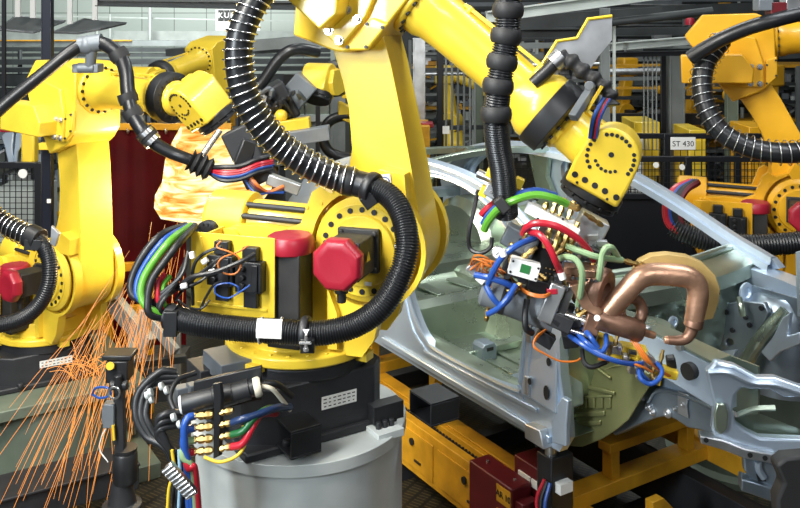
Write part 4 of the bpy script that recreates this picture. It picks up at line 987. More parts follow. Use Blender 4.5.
skid = thing('car_skid', 'yellow welded steel skid frame with two uprights under the front of the car body', 'skid', CA(-.3, .8, -.984))
for v in (.66, 1.25): gpart(-.33, -.26, v-.03, v+.03, .53, .675, 'upright', YEL2, skid)
gpart(-.34, -.25, .61, 1.30, .675, .725, 'upper_bar', YEL2, skid); gpart(-.36, -.24, .34, 1.50, .455, .53, 'cross_beam', YEL2, skid)
gpart(-3.2, 1.05, 1.37, 1.47, .445, .555, 'long_beam', YEL2, skid) ; gpart(-3.2, .7, .36, .46, .447, .455, 'long_beam', YEL2, skid)
gpart(-2.4, -2.28, .34, 1.50, .455, .53, 'cross_beam', YEL2, skid)
for v in (.36, 1.3): gpart(-2.36, -2.30, v, v+.06, .53, .99, 'upright', YEL2, skid)
gpart(-1.5, -1.44, .3, .36, .44, .90, 'upright', YEL2, skid)
mb = MB(); mb.slab([CA(-.02, v, z-C0.z) for v, z in ((.62, .36), (.78, .36), (.78, .47), (.70, .55), (.62, .55))], GDIR*.05); mb.build('guide_stub', YEL2, skid, .004)
# dark red end housing with its yellow plates
rb = thing('drive_housing', 'dark red sheet-metal drive housing with yellow number plates at the end of the yellow track', 'machine housing', CA(-.55, .12, -.984))
gpart(-.62, -.27, -.04, .09, .05, .665, 'cover', DRED, rb, .008); gpart(-.27, -.21, -.02, .08, .05, .61, 'end_cover', DRED, rb, .006)
for z, s_ in ((.605, 'AR 10'), (.485, None)):
    mb = MB(); c = CA(-.33, -.0415, z-C0.z); mb.box(c, (.11, .003, .085), GDIR, EDIR); pl = mb.build('number_plate', YEL2, rb)
    if s_: text(s_, 'lettering', .045, INK, pl, face_matrix(c-EDIR*.003, GDIR, -EDIR))
for u in (-.72, -.5): 
    mb = MB(); c = CA(u+.17, .03, .665-C0.z); mb.cyl(c, c+V((0, 0, .008)), .008, n=8); mb.build('screw', CHROME, rb)
jk = thing('locating_jack', 'dark red and black locating clamp holding up the car sill at its front corner', 'clamp', CA(-.1, .12, -.984))
gpart(-.42, -.20, .10, .26, .52, .74, 'red_block', DRED, jk, .006); gpart(-.20, -.09, .06, .2, .42, .86, 'black_body', BLK, jk, .006); gpart(-.28, -.05, .10, .19, .0, .52, 'post', DRED, jk, .006)
for u in (-.38, -.28): gpart(u, u+.09, .092, .10, .64, .68, 'white_plate', LBL, jk, .001)
gpart(-.09, -.05, .08, .16, .70, .75, 'white_plate', LBL, jk, .001)
mb = MB(); mb.cyl(CA(-.14, .1, .84-C0.z), CA(-.14, .1, .96-C0.z), .03, n=14); mb.build('locating_pin', STEEL, jk)
mb = MB(); c = CA(-.05, .03, .52-C0.z); mb.box(c, (.07, .03, .16), GDIR, EDIR); vl = mb.build('valve', GALP, jk, .004)
mb = MB(); mb.box(c-EDIR*.017, (.03, .004, .09), GDIR, EDIR); mb.build('label', LBL, vl)
for k, mt in enumerate((REDH, BLK, BLU)):
    mb = MB(); mb.tube([CA(-.12+.02*k, .04, .76-C0.z), CA(-.13+.03*k, .0, .65-C0.z), CA(-.06+.02*k, .01, .5-C0.z), CA(-.07+.03*k, .03, .35-C0.z), CA(-.1, .06, .2-C0.z)], .009, 8); mb.build(('red_hose', 'black_hose', 'blue_hose')[k], mt, jk)
# ================================================================== robot on the left with its pedestal, hoses
OL = (-2.37, 6.0, .88)
rootL, FL = robot('yellow welding robot at the left edge, on the low green-grey drum', OL, (.8, -.6), 0, -1, 65, .62, EDIR, wrist_roll=30, detail=3)
rows_label(FL['base'], FL['TB'] @ V((.02, -.2705, .62+.14)), EDIR, GDIR, .20, .045, 2, 8)
m = MB(); pz = V((OL[0], OL[1], 0))
m.box(pz+V((0, 0, .05)), (1.2, 1.2, .1), EDIR, GDIR); m.lathe([(0, .1), (.56, .1), (.56, .15), (.50, .16), (.50, .55), (0, .55)], pz, (0, 0, 1), 64); m.box(pz+V((0, 0, .585)), (1.06, 1.06, .068), EDIR, GDIR)
single(m, 'robot_pedestal', DRUM2, 'low green-grey drum with a square top plate under the left robot', 'pedestal', bevel=.006)
# hoses of the left robot
root = thing('supply_hose', 'black hose with a grey ball joint arching over the left robot', 'hose', W(90, 45, 5.2))
m = MB(); m.tube([W(*p) for p in ((-14, 122, 4.9), (10, 100, 4.95), (40, 76, 5.0), (66, 55, 5.05), (84, 43, 5.1))], .036, 16); m.build('smooth_hose', HOSE, root)
m = MB(); m.tube([W(*p) for p in ((97, 42, 5.1), (108, 46, 5.08), (120, 56, 5.05), (126, 72, 5.0), (128, 92, 4.95), (132, 112, 4.9), (143, 131, 4.85), (156, 144, 4.85), (172, 153, 4.85), (190, 160, 4.85), (204, 168, 4.9))], lambda t, i: .040-.012*max(0, t-.55)*2, 16); m.build('smooth_hose', HOSE, root)
m = MB(); m.sphere(W(88, 45, 5.1), .055, 18); m.lathe([(0, -.06), (.05, -.06), (.05, .07), (0, .07)], W(90, 44, 5.1), (1, 0, .15), 22); m.cyl(W(92, 50, 5.1), W(90, 66, 5.12), .03, n=14); m.build('ball_joint', MGREY, root)
m = MB(); m.box(W(88, 68, 5.15), (.15, .10, .05)); m.cyl(W(78, 68, 5.12), W(95, 68, 5.12), .03, n=14); m.build('joint_bracket', MGREY, root, .006)
m = MB()
for p, q in (((119, 55, 5.05), (121, 58, 5.05)), ((128, 98, 4.94), (129, 101, 4.94)), ((133, 114, 4.9), (135, 117, 4.9)), ((147, 135, 4.85), (150, 138, 4.85))):
    a, b = W(*p), W(*q); m.lathe([(.03, -.03), (.052, -.03), (.055, 0), (.052, .03), (.03, .03)], a, b-a, 18)
m.split('hose_sleeve', RUB, root)
m = MB()
for p, q in (((146, 134, 4.84), (148, 136, 4.84)), ((152, 141, 4.84), (154, 143, 4.84))):
    a, b = W(*p), W(*q); m.lathe([(.03, -.012), (.05, -.012), (.05, .012), (.03, .012)], a, b-a, 18)
m.split('hose_ring', STEEL, root)
a = W(197, 164, 4.87)
m = MB(); m.lathe([(0, 0)]+[(.045 if i % 2 else .066, .018*i) for i in range(8)]+[(0, .13)], W(190, 160, 4.86), W(210, 170, 4.88)-W(190, 160, 4.86), 18); m.build('bellows', RUB, root)
root = thing('supply_hose', 'black hose looping down in front of the motors of the left robot', 'hose', W(50, 280, 5.2))
m = MB(); m.corr([W(*p) for p in ((-12, 212, 5.15), (5, 224, 5.14), (20, 232, 5.12), (36, 238, 5.1))], .048, .011, .10, 16); m.build('corrugated_hose', HOSE, root, ang=80)
m = MB(); m.coil([W(*p) for p in ((-12, 212, 5.15), (5, 224, 5.14), (20, 232, 5.12), (34, 238, 5.1))], .060, .0045, .032); m.build('spring', SPRG, root, ang=80)
m = MB(); m.corr([W(*p) for p in ((36, 238, 5.1), (46, 250, 5.06), (50, 270, 5.02), (46, 292, 5.0), (34, 310, 5.0), (16, 321, 5.0), (-12, 327, 5.0))], .042, .012, .05, 16); m.build('smooth_hose', HOSE, root, ang=80)
m = MB(); a, b = W(33, 237, 5.1), W(41, 241, 5.08); m.lathe([(.04, -.03), (.066, -.03), (.066, .05), (.04, .05)], a, b-a, 20); m.box(W(36, 243, 5.08), (.1, .1, .06)); m.build('clamp', BLK, root, .004)
m = MB(); m.slab([W(x, y, 5.05) for x, y in ((51, 226), (59, 234), (55, 247), (50, 244))], (0, .03, 0)); m.build('clamp_plate', GALP, root, .003)
# gun end of the left robot
root = thing('welding_tool', 'small dark welding tool with a bright rod and coloured leads under the left robot wrist', 'welding tool', W(215, 165, 5.0))
m = MB(); m.cyl(W(220, 130, 4.95), W(202, 156, 4.9), .018, n=14); m.build('rod', CHROME, root)
m = MB(); m.bar(W(236, 128, 5.0), W(262, 182, 5.0), .16, .16); m.build('gun_body', DGREY, root, .01)
m = MB(); m.bar(W(250, 140, 4.95), W(240, 165, 4.93), .08, .09); m.build('gun_head', BLK, root, .01)
m = MB(); m.bar(W(268, 178, 4.95), W(300, 190, 4.95), .07, .06); m.build('gun_arm', GALP, root, .006)
for k, (mt, dy) in enumerate(((BLK, -4), (REDH, 1), (BLU, 5), (BLK, 9), (REDH, 3))):
    m = MB(); m.tube([W(208, 169+dy*.3, 4.88), W(222, 171+dy, 4.84), (W(240, 170+dy, 4.84)), W(258, 163+dy, 4.86), W(272, 160+dy, 4.92)], .013, 8); m.build('lead', mt, root)
for k, mt in enumerate((ORG, DRED, BLK, BLU)):
    m = MB(); m.tube([W(244, 168+3*k, 4.9), W(256, 184+3*k, 4.86), W(268, 192, 4.9), W(284, 186+2*k, 4.92)], .011, 8); m.build('lead', mt, root)

# ================================================================== curtain, flash, sparks
CURT = mat('red_curtain', (.060, .0008, .003), 0, .5, .3, 2, .05, 5, spec=.15)
root = thing('welding_curtain', 'dark red welding curtain hanging from a yellow rail behind the left robot', 'curtain', W(143, 330, 7.0))
m = MB(); rows = []
for j in range(2):
    rows.append([V((W(104+k*2.0, 0, 7.0).x, 7.0+.004*math.sin(k*.7), W(0, 128 if j == 0 else 345, 7.0).z)) for k in range(42)])
m.sheet(rows, (0, .006, 0)); m.build('curtain_sheet', CURT, root, ang=80)
m = MB(); m.bar(W(98, 126.5, 7.0), W(232, 126.5, 7.0), .05, .05); m.build('curtain_rail', YEL2, root, .003)
for px in (112, 128, 166, 184):
    m = MB(); m.torus(W(px, 131, 6.98), (1, 0, 0), .022, .004, 14, 6); m.build('curtain_ring', STEEL, root)
FLM = bpy.data.materials.new('weld_flash'); FLM.use_nodes = True; nt = FLM.node_tree; b = nt.nodes['Principled BSDF']
tc = nt.nodes.new('ShaderNodeTexCoord'); mp = nt.nodes.new('ShaderNodeMapping'); nz = nt.nodes.new('ShaderNodeTexNoise'); rp = nt.nodes.new('ShaderNodeValToRGB')
mp.inputs['Rotation'].default_value = (0, R(25), 0); mp.inputs['Scale'].default_value = (1.6, 2, 8); nz.inputs['Scale'].default_value = 2.6; nz.inputs['Detail'].default_value = 5
nz.inputs['Distortion'].default_value = .8
nt.links.new(tc.outputs['Object'], mp.inputs['Vector']); nt.links.new(mp.outputs['Vector'], nz.inputs['Vector']); nt.links.new(nz.outputs['Fac'], rp.inputs['Fac'])
e = rp.color_ramp.elements; e[0].position = .34; e[0].color = (.80, .22, .02, 1); e[1].position = .60; e[1].color = (1, .93, .66, 1); k = e.new(.47); k.color = (1.0, .62, .16, 1)
nt.links.new(rp.outputs['Color'], b.inputs['Emission Color']); b.inputs['Emission Strength'].default_value = 1.5; b.inputs['Base Color'].default_value = (0, 0, 0, 1); b.inputs['Specular IOR Level'].default_value = 0
fo = [(182, 124), (196, 121), (214, 126), (232, 130), (250, 138), (262, 152), (268, 170), (272, 188), (262, 202), (240, 212), (222, 222), (200, 226), (178, 222), (161, 219), (154, 208), (155, 195), (162, 182), (165, 160), (172, 142)]
m = MB(); n_ = len(fo); fp = [W(x, y, 6.3) for x, y in fo]; cen = W(206, 176, 6.3)
rings = []
for j, (kk, dy) in enumerate(((.0, -.26), (.45, -.22), (.8, -.12), (1, 0), (.8, .12), (.0, .2))):
    rings.append([m.v(cen+(p-cen)*kk*(1+.05*math.sin(i*2.3+j)*(kk < 1))+V((0, dy, 0))) for i, p in enumerate(fp)] if kk else [m.v(cen+V((0, dy, 0)))])
for A, B in zip(rings, rings[1:]):
    for i in range(n_):
        q = []
        for x in (A[i % len(A)], A[(i+1) % len(A)], B[(i+1) % len(B)], B[i % len(B)]):
            if x not in q: q.append(x)
        m.face(q)
fl_ = m.build('weld_flash', FLM, None, ang=80); tag(fl_, 'white-hot orange burst of welding fire beside the red curtain', 'welding fire', kind='stuff')
SPK = mat('spark_glow', (0, 0, 0), 0, .5, emit=(1, .36, .07), es=1.5)
SPK2 = mat('spark_glow_faint', (0, 0, 0), 0, .5, emit=(1, .30, .05), es=.9)
rnd = random.Random(5)
def sparks(n, mt, label, seed, rr, wide, r0):
    rnd = random.Random(seed); m = MB()
    for i in range(n):
        src = W(rnd.uniform(150, 190), rnd.uniform(205, 225), rnd.uniform(5.5, 6.0)) if i % 3 else W(rnd.uniform(100, 118), rnd.uniform(285, 315), rnd.uniform(5.0, 5.2))
        end = W(rnd.gauss(55, wide), rnd.uniform(440, 560), rnd.uniform(4.75, 5.15)) if i % 3 else W(rnd.gauss(40, wide*.8), rnd.uniform(420, 540), rnd.uniform(4.7, 4.9))
        if i % 7 == 0: end = W(rnd.uniform(110, 190), rnd.uniform(380, 500), 5.0)
        t0 = rnd.uniform(0, .65); t1 = min(1, t0+rnd.uniform(.2, .7)); P_ = []
        sag = rnd.uniform(.02, .12)
        for k in range(7):
            t = t0+(t1-t0)*k/6; p = src.lerp(end, t); P_.append(p+V((0, 0, sag*4*t*(1-t)*.6)))
        m.tube(P_, lambda t, i_: r0*(.3+.7*math.sin(math.pi*min(1, t*.8+.1))), 4, smooth=False)
    for i in range(rr):      # short upward splashes
        p = W(rnd.uniform(70, 100), rnd.uniform(365, 382), 5.0); a = rnd.uniform(10, 170); l = rnd.uniform(.05, .22)
        q = p+V((math.cos(R(a))*l, rnd.uniform(-.05, .05), math.sin(R(a))*l*.6)); m.tube([p, p.lerp(q, .5)+V((0, 0, .03)), q], r0, 4, 3)
    o = m.build('welding_sparks', mt, None, ang=80); tag(o, label, 'sparks', kind='stuff')
sparks(120, SPK, 'orange sparks raining down from the welding fire past the left drum', 2, 30, 46, .0015)
def light_pt(name, loc, e, col, r): 
    l = bpy.data.lights.new(name, 'POINT'); l.energy = e; l.color = col; l.shadow_soft_size = r
    o = bpy.data.objects.new(name, l); COL.objects.link(o); o.location = loc
light_pt('weld_light', W(192, 195, 5.9), 60, (1, .75, .42), .1)

# ================================================================== tool stand and lines at the bottom left
root = thing('tip_dresser', 'slim black electrode dresser stand with a blue cable, standing between the two robots', 'tool stand', W(124, 505, 4.55))
Y = 4.55
m = MB(); m.lathe([(0, 0), (.10, 0), (.10, .02), (.07, .03), (.05, .14), (0, .14)], W(122, 508, Y), (0, 0, 1), 20); m.build('foot', DGREY, root, .004)
m = MB(); m.lathe([(0, 0), (.060, 0), (.062, .01), (.062, .14), (.055, .15), (.06, .155), (.06, .17), (0, .17)], W(125, 481, Y), (0, 0, 1), 24); m.build('bucket', BLK, root)
m = MB(); m.bar(W(121, 452, Y), W(119, 378, Y), .05, .05, (0, 1, 0)); m.build('post', DGREY, root, .006)
m = MB(); m.box(W(120, 368, Y), (.11, .12, .11)); m.box(W(120, 354, Y), (.15, .12, .025)); m.cyl(W(110, 385, Y-.06), W(128, 385, Y-.06), .025, n=12); m.cyl(W(118, 393, Y-.08), W(118, 375, Y-.08), .02, n=12); m.build('dresser_head', BLK, root, .006)
m = MB(); m.cyl(W(110, 366, Y-.07), W(110, 366, Y-.09), .02, n=12); m.build('yellow_knob', YELC, root)
m = MB(); m.box(W(110, 414, Y-.02), (.055, .06, .12)); m.box(W(105, 414, Y-.02), (.02, .05, .08)); m.build('switch_box', MGREY, root, .004)
m = MB(); m.tube([W(92, 395, Y), W(96, 388, Y-.03), W(108, 388, Y-.05), W(110, 395, Y-.05), W(100, 398, Y-.04), W(92, 394, Y)], .006, 8); m.build('blue_cable', BLU, root)
m = MB(); m.torus(W(114, 393, Y-.1), (0, 1, 0), .028, .006, 20, 6); m.build('ring', STEEL, root)
m = MB(); m.tube([W(109, 424, Y-.02), W(102, 436, Y-.03), W(100, 450, Y-.02), W(108, 462, Y-.03)], .003, 6); m.build('wire', WHT, root)
m = MB(); m.bar(W(113, 425, Y-.05), W(114, 440, Y-.05), .012, .012); m.build('yellow_strip', YELC, root)

MAN = thing('air_manifold', 'black air filters and brass-fitted hose manifold in front of the bright drum', 'manifold', W(215, 470, 3.15))
Y = 3.13
def cp2(p0, p1, prof, m_, name, n=22): 
    a, b = W(*p0), W(*p1); d = b-a; L_ = d.length; mb = MB(); mb.lathe([(r, t*L_) for r, t in prof], a, d, n); return mb.build(name, m_, MAN)
cp2((181, 405, Y), (232, 393, Y+.03), [(0, 0), (.030, 0), (.034, .04), (.034, .62), (.038, .63), (.038, .72), (.034, .73), (.034, 1), (0, 1)], BLK, 'filter_cylinder')
cp2((222, 397, Y+.03), (256, 387, Y+.05), [(0, 0), (.036, 0), (.036, .8), (.03, .82), (.03, 1), (0, 1)], BLK, 'filter_cylinder')
cp2((181, 405, Y-.001), (182.5, 404.6, Y), [(0, -1), (.027, -1), (.031, 0), (.031, .8), (0, .8)], WHT, 'filter_cap')
cp2((254, 388, Y+.05), (261, 386, Y+.055), [(0, 0), (.033, 0), (.035, .3), (.035, .7), (.03, 1), (0, 1)], mat('cream_plastic', (.62, .58, .46), 0, .5), 'filter_cap')
mb = MB(); mb.slab([W(x, y, Y-.04) for x, y in ((212, 384), (219, 383), (221, 396), (219, 456), (213, 459), (214, 398))], (.01, .012, 0)); mb.build('bracket', BLK, MAN, .002)
mb = MB(); mb.box(W(228, 390, Y+.09), (.25, .02, .12), (.97, 0, .22), (0, 1, 0)); mb.build('back_plate', BLK, MAN, .003)
def fit2(px0, py0, px1, py1, y, r=.012):
    a, b = W(px0, py0, y), W(px1, py1, y); d = b-a; L_ = d.length; mb = MB()
    mb.lathe([(0, 0), (r*.8, 0), (r*.8, .15*L_), (r*1.1, .15*L_), (r*1.1, .38*L_), (r*.75, .38*L_), (r*.75, .55*L_), (r*1.15, .55*L_), (r*1.15, .8*L_), (r*.7, L_), (0, L_)], a, d, 6); return mb.build('brass_fitting', BRASS, MAN)
def mt(pts, r, m_, name, parent=None): 
    mb = MB(); mb.tube([W(*p) for p in pts], r, 10, 10); return mb.build(name, m_, parent or MAN)
for i, (y0, c_in, c_out, nm1, nm2, xe, ye) in enumerate(((416, BLU, None, 'blue_hose', '', 0, 0), (428, BLU, mat('navy_hose', (.012, .03, .09), 0, .35), 'blue_hose', 'navy_hose', 276, 408), (440, MATS['sage_hose'], mat('dark_green_hose', (.01, .10, .03), 0, .35), 'sage_hose', 'green_hose', 268, 409), (452, REDH, REDH, 'red_hose', 'red_hose', 262, 414))):
    fit2(190, y0, 206, y0-1, Y-.03); fit2(198, y0-.5, 213, y0-2, Y-.03, .013); fit2(218, y0-3, 233, y0-6, Y-.03, .011)
    d = i*2.5
    mt([(194, y0, Y-.03), (187-d*.2, y0+3, Y-.05), (184-d*.2+ (6 if i == 3 else 0), y0+16, Y-.06), (187+d, 470, Y-.05), (190+d*1.2, 520, Y-.03)], .013, c_in, nm1)
    if c_out: mt([(231, y0-5, Y-.03), (243, y0-9, Y-.04), (254, ye+7+i, Y-.02), (xe, ye, Y+.06), (xe+14, ye-1, Y+.16)], .013, c_out, nm2)
for k in range(3): mt([(176+k*2, 372+k*4, 3.3), (160-k*4, 372+k*6, 3.28), (139+k*5, 392+k*3, 3.25), (136+k*5, 416, 3.22), (146+k*5, 436, 3.2), (163+k*4, 446+2*k, 3.18), (172+k*4, 462, 3.15), (177+k*4, 520, 3.12)], .014, BLK, 'black_hose')
for k in range(3): mt([(181-k, 413+k*6, 3.15), (166-k*2, 414+k*7, 3.12), (158, 422+k*7, 3.12), (166+k, 442+k*3, 3.12), (176+k*2, 470, 3.12), (182+k*2, 520, 3.1)], .013, BLK, 'black_hose')
for k, (px, py) in enumerate(((146, 396), (150, 400), (149, 393), (160, 387), (165, 391))):
    mb = MB(); a = W(px, py, 3.2); mb.cyl(a, a+V((.011, 0, .005)), .0145, n=12); mb.build('white_collar', LGREY, MAN)
for k, (px, py) in enumerate(((172, 418), (178, 425))):
    mb = MB(); a = W(px, py, 3.10); mb.cyl(a, a+V((.011, 0, .005)), .0135, n=12); mb.build('white_collar', LGREY, MAN)
mt([(204, 457, Y-.05), (220, 462, Y-.06), (238, 455, Y-.05), (246, 440, Y-.02), (243, 425, Y)], .006, YELC, 'yellow_cable')
mt([(172, 450, 3.1), (174, 470, 3.1), (169, 490, 3.1), (167, 520, 3.1)], .006, YELC, 'yellow_cable'); mt([(179, 450, 3.08), (180, 480, 3.08), (178, 520, 3.08)], .006, mat('pale_blue_cable', (.25, .42, .55), 0, .4), 'pale_cable')
mt([(196, 373, 3.3), (178, 380, 3.25), (170, 396, 3.2), (174, 410, 3.16)], .01, BLK, 'black_hose')
mt([(261, 386, Y+.05), (272, 389, Y+.06), (282, 400, Y+.1), (290, 410, Y+.16)], .008, MATS['cream_plastic'], 'pale_cable')
mt([(258, 384, Y+.08), (276, 384, Y+.1), (292, 396, Y+.18)], .011, BLK, 'black_hose')
mb = MB(); a, b = W(168, 464, 3.02), W(194, 493, 3.02); d = (b-a).normalized(); mb.bar(a, b, .02, .03)
for i in range(9):
    p = a.lerp(b, (i+.5)/9); mb.cyl(p+V((.018, -.02, .012)), p+V((-.018, -.02, -.012)), .008, n=8)
mb.build('clamp_bar', STEEL, MAN, .002)
# ================================================================== right robot behind the car, its hoses
YEL_DIM = mat('yellow_paint_dim_light', (.72, .37, .012), 0, .36, .08, 5, coat=.2)  # robot yellow shifted to orange: the dimmer light is in the colour
fR = V((.954, -.3, 0)); J2R = W(797, 205, 6.0)
OR_ = (J2R.x-.345*.954, J2R.y+.345*.3, J2R.z-.455)
rootR, FR = robot('dimly lit yellow robot behind the car at the right edge, its upper arm leaning back', OR_, (fR.x, fR.y), -24, 2, 30, .75, EDIR, YEL_DIM, detail=3)
m = MB(); m.lathe([(0, 0), (.5, 0), (.5, .04), (.43, .05), (.43, .75), (0, .75)], (OR_[0], OR_[1], 0), (0, 0, 1), 40)
single(m, 'robot_pedestal', DRUM2, 'dark drum under the right robot behind the car', 'pedestal')
root = thing('supply_hose', 'black spring-wrapped hose hanging in a curve from the right robot, below its raised arm', 'hose', W(720, 140, 5.6))
up = [W(*p) for p in ((722, 40, 5.7), (706, 62, 5.65), (702, 86, 5.6), (708, 112, 5.55), (724, 134, 5.5), (752, 148, 5.45), (785, 153, 5.4), (830, 150, 5.4))]
m = MB(); m.tube(up, .062, 14, 8); m.build('smooth_hose', HOSE, root); m = MB(); m.coil(up, .076, .0032, .05); m.build('spring', STEEL, root, ang=80)
root = thing('supply_hose', 'thick black hose running low behind the car windscreen pillar at the right', 'hose', W(740, 245, 5.5))
m = MB(); m.corr([W(*p) for p in ((672, 226, 5.55), (692, 236, 5.5), (720, 243, 5.45), (760, 245, 5.42), (830, 240, 5.4))], .062, .018, .06, 14); m.build('corrugated_hose', HOSE, root, ang=80)
root = thing('hose_bundle', 'red, blue and black hoses looped beside the yellow panel of the right robot', 'hoses', W(675, 215, 5.6))
for k, mt_ in enumerate((REDH, BLU, BLK, BLK, DRED)):
    m = MB(); m.tube([W(678+k*3, 232, 5.5), W(668+k*3, 222, 5.52), W(666+k*3, 205, 5.55), W(674+k*3, 190, 5.6), W(690+k*2, 182, 5.65)], .024, 8); m.build(('red_hose', 'blue_hose', 'black_hose', 'black_hose', 'red_hose')[k], mt_, root)
root = thing('overhead_cable', 'black cable bent over the top of the right robot, with a grey clamp', 'cable', W(760, 30, 5.5))
m = MB(); m.tube([W(*p) for p in ((690, 58, 5.6), (706, 48, 5.55), (724, 38, 5.5), (748, 28, 5.45), (775, 20, 5.4), (815, 10, 5.4))], .045, 12); m.build('black_hose', HOSE, root)
m = MB(); m.box(W(776, 12, 5.45), (.10, .10, .12)); m.build('red_clamp', DRED, root, .006); m = MB(); m.box(W(790, 8, 5.45), (.09, .1, .16)); m.build('grey_clamp', GALP, root, .006); m = MB(); m.box(W(763, 5, 5.45), (.09, .1, .07)); m.build('blue_clamp', MGREY, root, .006)

# ---- two robots in the middle distance on the left
rb4, F4 = robot('yellow robot in the distance behind the fire, its slim forearm pointing down to the left', (-1.83, 9.82, .92), (-.35, -.94), 0, -10, 40, .5, EDIR, panel=False)
rb3, F3 = robot('yellow robot in the middle distance, mostly hidden behind the big arm, its wrist bent left', (-.08, 8.6, .85), (-.35, -.94), 0, -2, 60, .5, EDIR, panel=False)
m = MB(); m.tube([W(x, y, 7.6) for x, y in ((352, 116), (338, 117), (327, 124), (323, 138), (329, 151), (342, 157), (356, 158))], .045, 12); m.build('cable', HOSE, rb3)
m = MB(); m.box(W(345, 112, 7.62), (.12, .12, .14), (.9, 0, -.4), (0, 1, 0)); m.build('cable_bracket', YEL, rb3, .01)
for o_, l_ in (((-1.83, 9.82), 'drum under the distant robot behind the fire'), ((-.08, 8.6), 'drum under the robot hidden behind the big arm')):
    m = MB(); m.lathe([(0, 0), (.5, 0), (.5, .04), (.42, .05), (.42, .5), (0, .5)], (*o_, 0), (0, 0, 1), 32); single(m, 'robot_pedestal', DRUM2, l_, 'pedestal')
root = thing('spot_welding_gun', 'dark welding gun full of black leads under the wrist in the middle distance', 'welding gun', W(280, 105, 7.0))
m = MB(); m.bar(W(308, 80, 7.0), W(284, 108, 7.0), .22, .2); m.build('gun_body', MGREY, root, .01)
m = MB(); m.bar(W(290, 96, 6.95), W(262, 112, 6.9), .3, .3); m.build('transformer', DGREY, root, .02)
m = MB(); m.torus(W(258, 106, 6.85), (.6, -.8, 0), .13, .03, 26, 8); m.build('leads_ring', BLU, root)
m = MB(); m.bar(W(252, 92, 6.8), W(268, 104, 6.8), .12, .1); m.build('white_box', GALP, root, .006)
m = MB(); m.tube([W(258, 118, 6.9), W(250, 100, 6.8), W(264, 80, 6.8), W(280, 58, 6.8), W(296, 49, 6.8), W(318, 52, 6.9)], .045, 12); m.build('black_hose', HOSE, root)
rnd = random.Random(4)
for k in range(16):
    x0, y0 = rnd.uniform(262, 300), rnd.uniform(92, 122); m = MB(); m.tube([W(x0, y0, 6.8), W(x0+rnd.uniform(-12, 12), y0+rnd.uniform(-10, 10), 6.7), W(x0+rnd.uniform(-18, 18), y0+rnd.uniform(-4, 16), 6.8)], .018, 6, 6); m.build('lead', rnd.choice((BLK, BLK, MGREY, DRED, BLK)), root)
m = MB(); m.bar(W(270, 128, 6.7), W(310, 122, 6.7), .12, .08); m.build('yellow_bracket', YEL, root, .006); m = MB(); m.sphere(W(281, 116, 6.7), .05, 14); m.build('yellow_cap', YEL, root)
m = MB(); m.bar(W(280, 140, 6.6), W(330, 132, 6.6), .14, .1); m.build('gun_arm', MGREY, root, .006)

# ================================================================== fences
def fence(label, px0, px1, Y0, Y1, z0, z1, zm, cols, name='mesh_fence', pitch=.05, group=None):
    a, b = W(px0, 0, Y0), W(px1, 0, Y1); a.z = b.z = 0; root = thing(name, label, 'fence', (a+b)/2, group); d = (b-a); n = cols
    for i in range(n+1):
        p = a+d*i/n; m = MB(); m.bar(p, p+V((0, 0, z1+.02)), .06, .06, (0, 1, 0)); m.build('post', FRAME, root, .003)
    for z in (z0, zm, z1):
        if z is None: continue
        m = MB(); m.bar(a+V((0, 0, z)), b+V((0, 0, z)), .05, .05); m.build('rail', FRAME, root, .003)
    m = MB(); k = int(d.length/pitch); zb = zm or z0
    for i in range(1, k):
        p = a+d*i/k; m.bar(p+V((0, 0, zb)), p+V((0, 0, z1)), .006, .006, (0, 1, 0))
    for i in range(1, int((z1-zb)/pitch)): m.bar(a+V((0, 0, zb+i*pitch)), b+V((0, 0, zb+i*pitch)), .006, .006)
    w_ = m.build('wire_mesh', FRAME, root)
    if zm:
        m = MB(); m.sheet([[a+V((0, .01, z0)), b+V((0, .01, z0))], [a+V((0, .01, zm)), b+V((0, .01, zm))]], (0, .004, 0)); m.build('black_sheet', FRAME, root)
    return root
def zat(py, Y): return HC-(py-HY)*Y/F
fA = fence('black wire-mesh fence at the left edge, with a white round sticker', -60, 39, 7.6, 7.6, .1, zat(165, 7.6), None, 1, pitch=.048)
m = MB(); p = W(23, 173.5, 7.56); m.cyl(p, p+V((0, -.008, 0)), .038, n=20); m.build('round_sticker', LBL, fA)
fB = fence('black mesh fence behind the car on the right, with white round stickers', 602, 860, 8.2, 8.2, .1, zat(159, 8.2), zat(196, 8.2), 3, pitch=.06)
for px, py in ((656, 165), (682, 167), (768, 174)):
    m = MB(); p = W(px, py, 8.15); m.cyl(p, p+V((0, -.008, 0)), .026, n=20); m.build('round_sticker', LBL, fB)
fC = fence('taller dark mesh fence with a station sign, standing behind the lower right fence', 595, 880, 9.0, 9.0, .3, zat(136, 9.0), None, 4, pitch=.07)
root = thing('station_sign', 'white sign with black lettering ST 430 on the dark mesh fence', 'sign', W(683, 143.5, 8.9))
c = W(683, 143.5, 8.93); sx = 25*8.93/900; m = MB(); m.box(c, (sx, .01, 12.5*8.93/900)); bd = m.build('board', WHT, root, .003)
text('ST 430', 'lettering', .076, INK, root, face_matrix(c+V((0, -.007, -.004)), (1, 0, 0), (0, -1, 0)))
fD = fence('dark mesh fence far behind the roof of the car', 415, 600, 11.0, 11.0, .3, zat(150, 11), None, 3, pitch=.08)
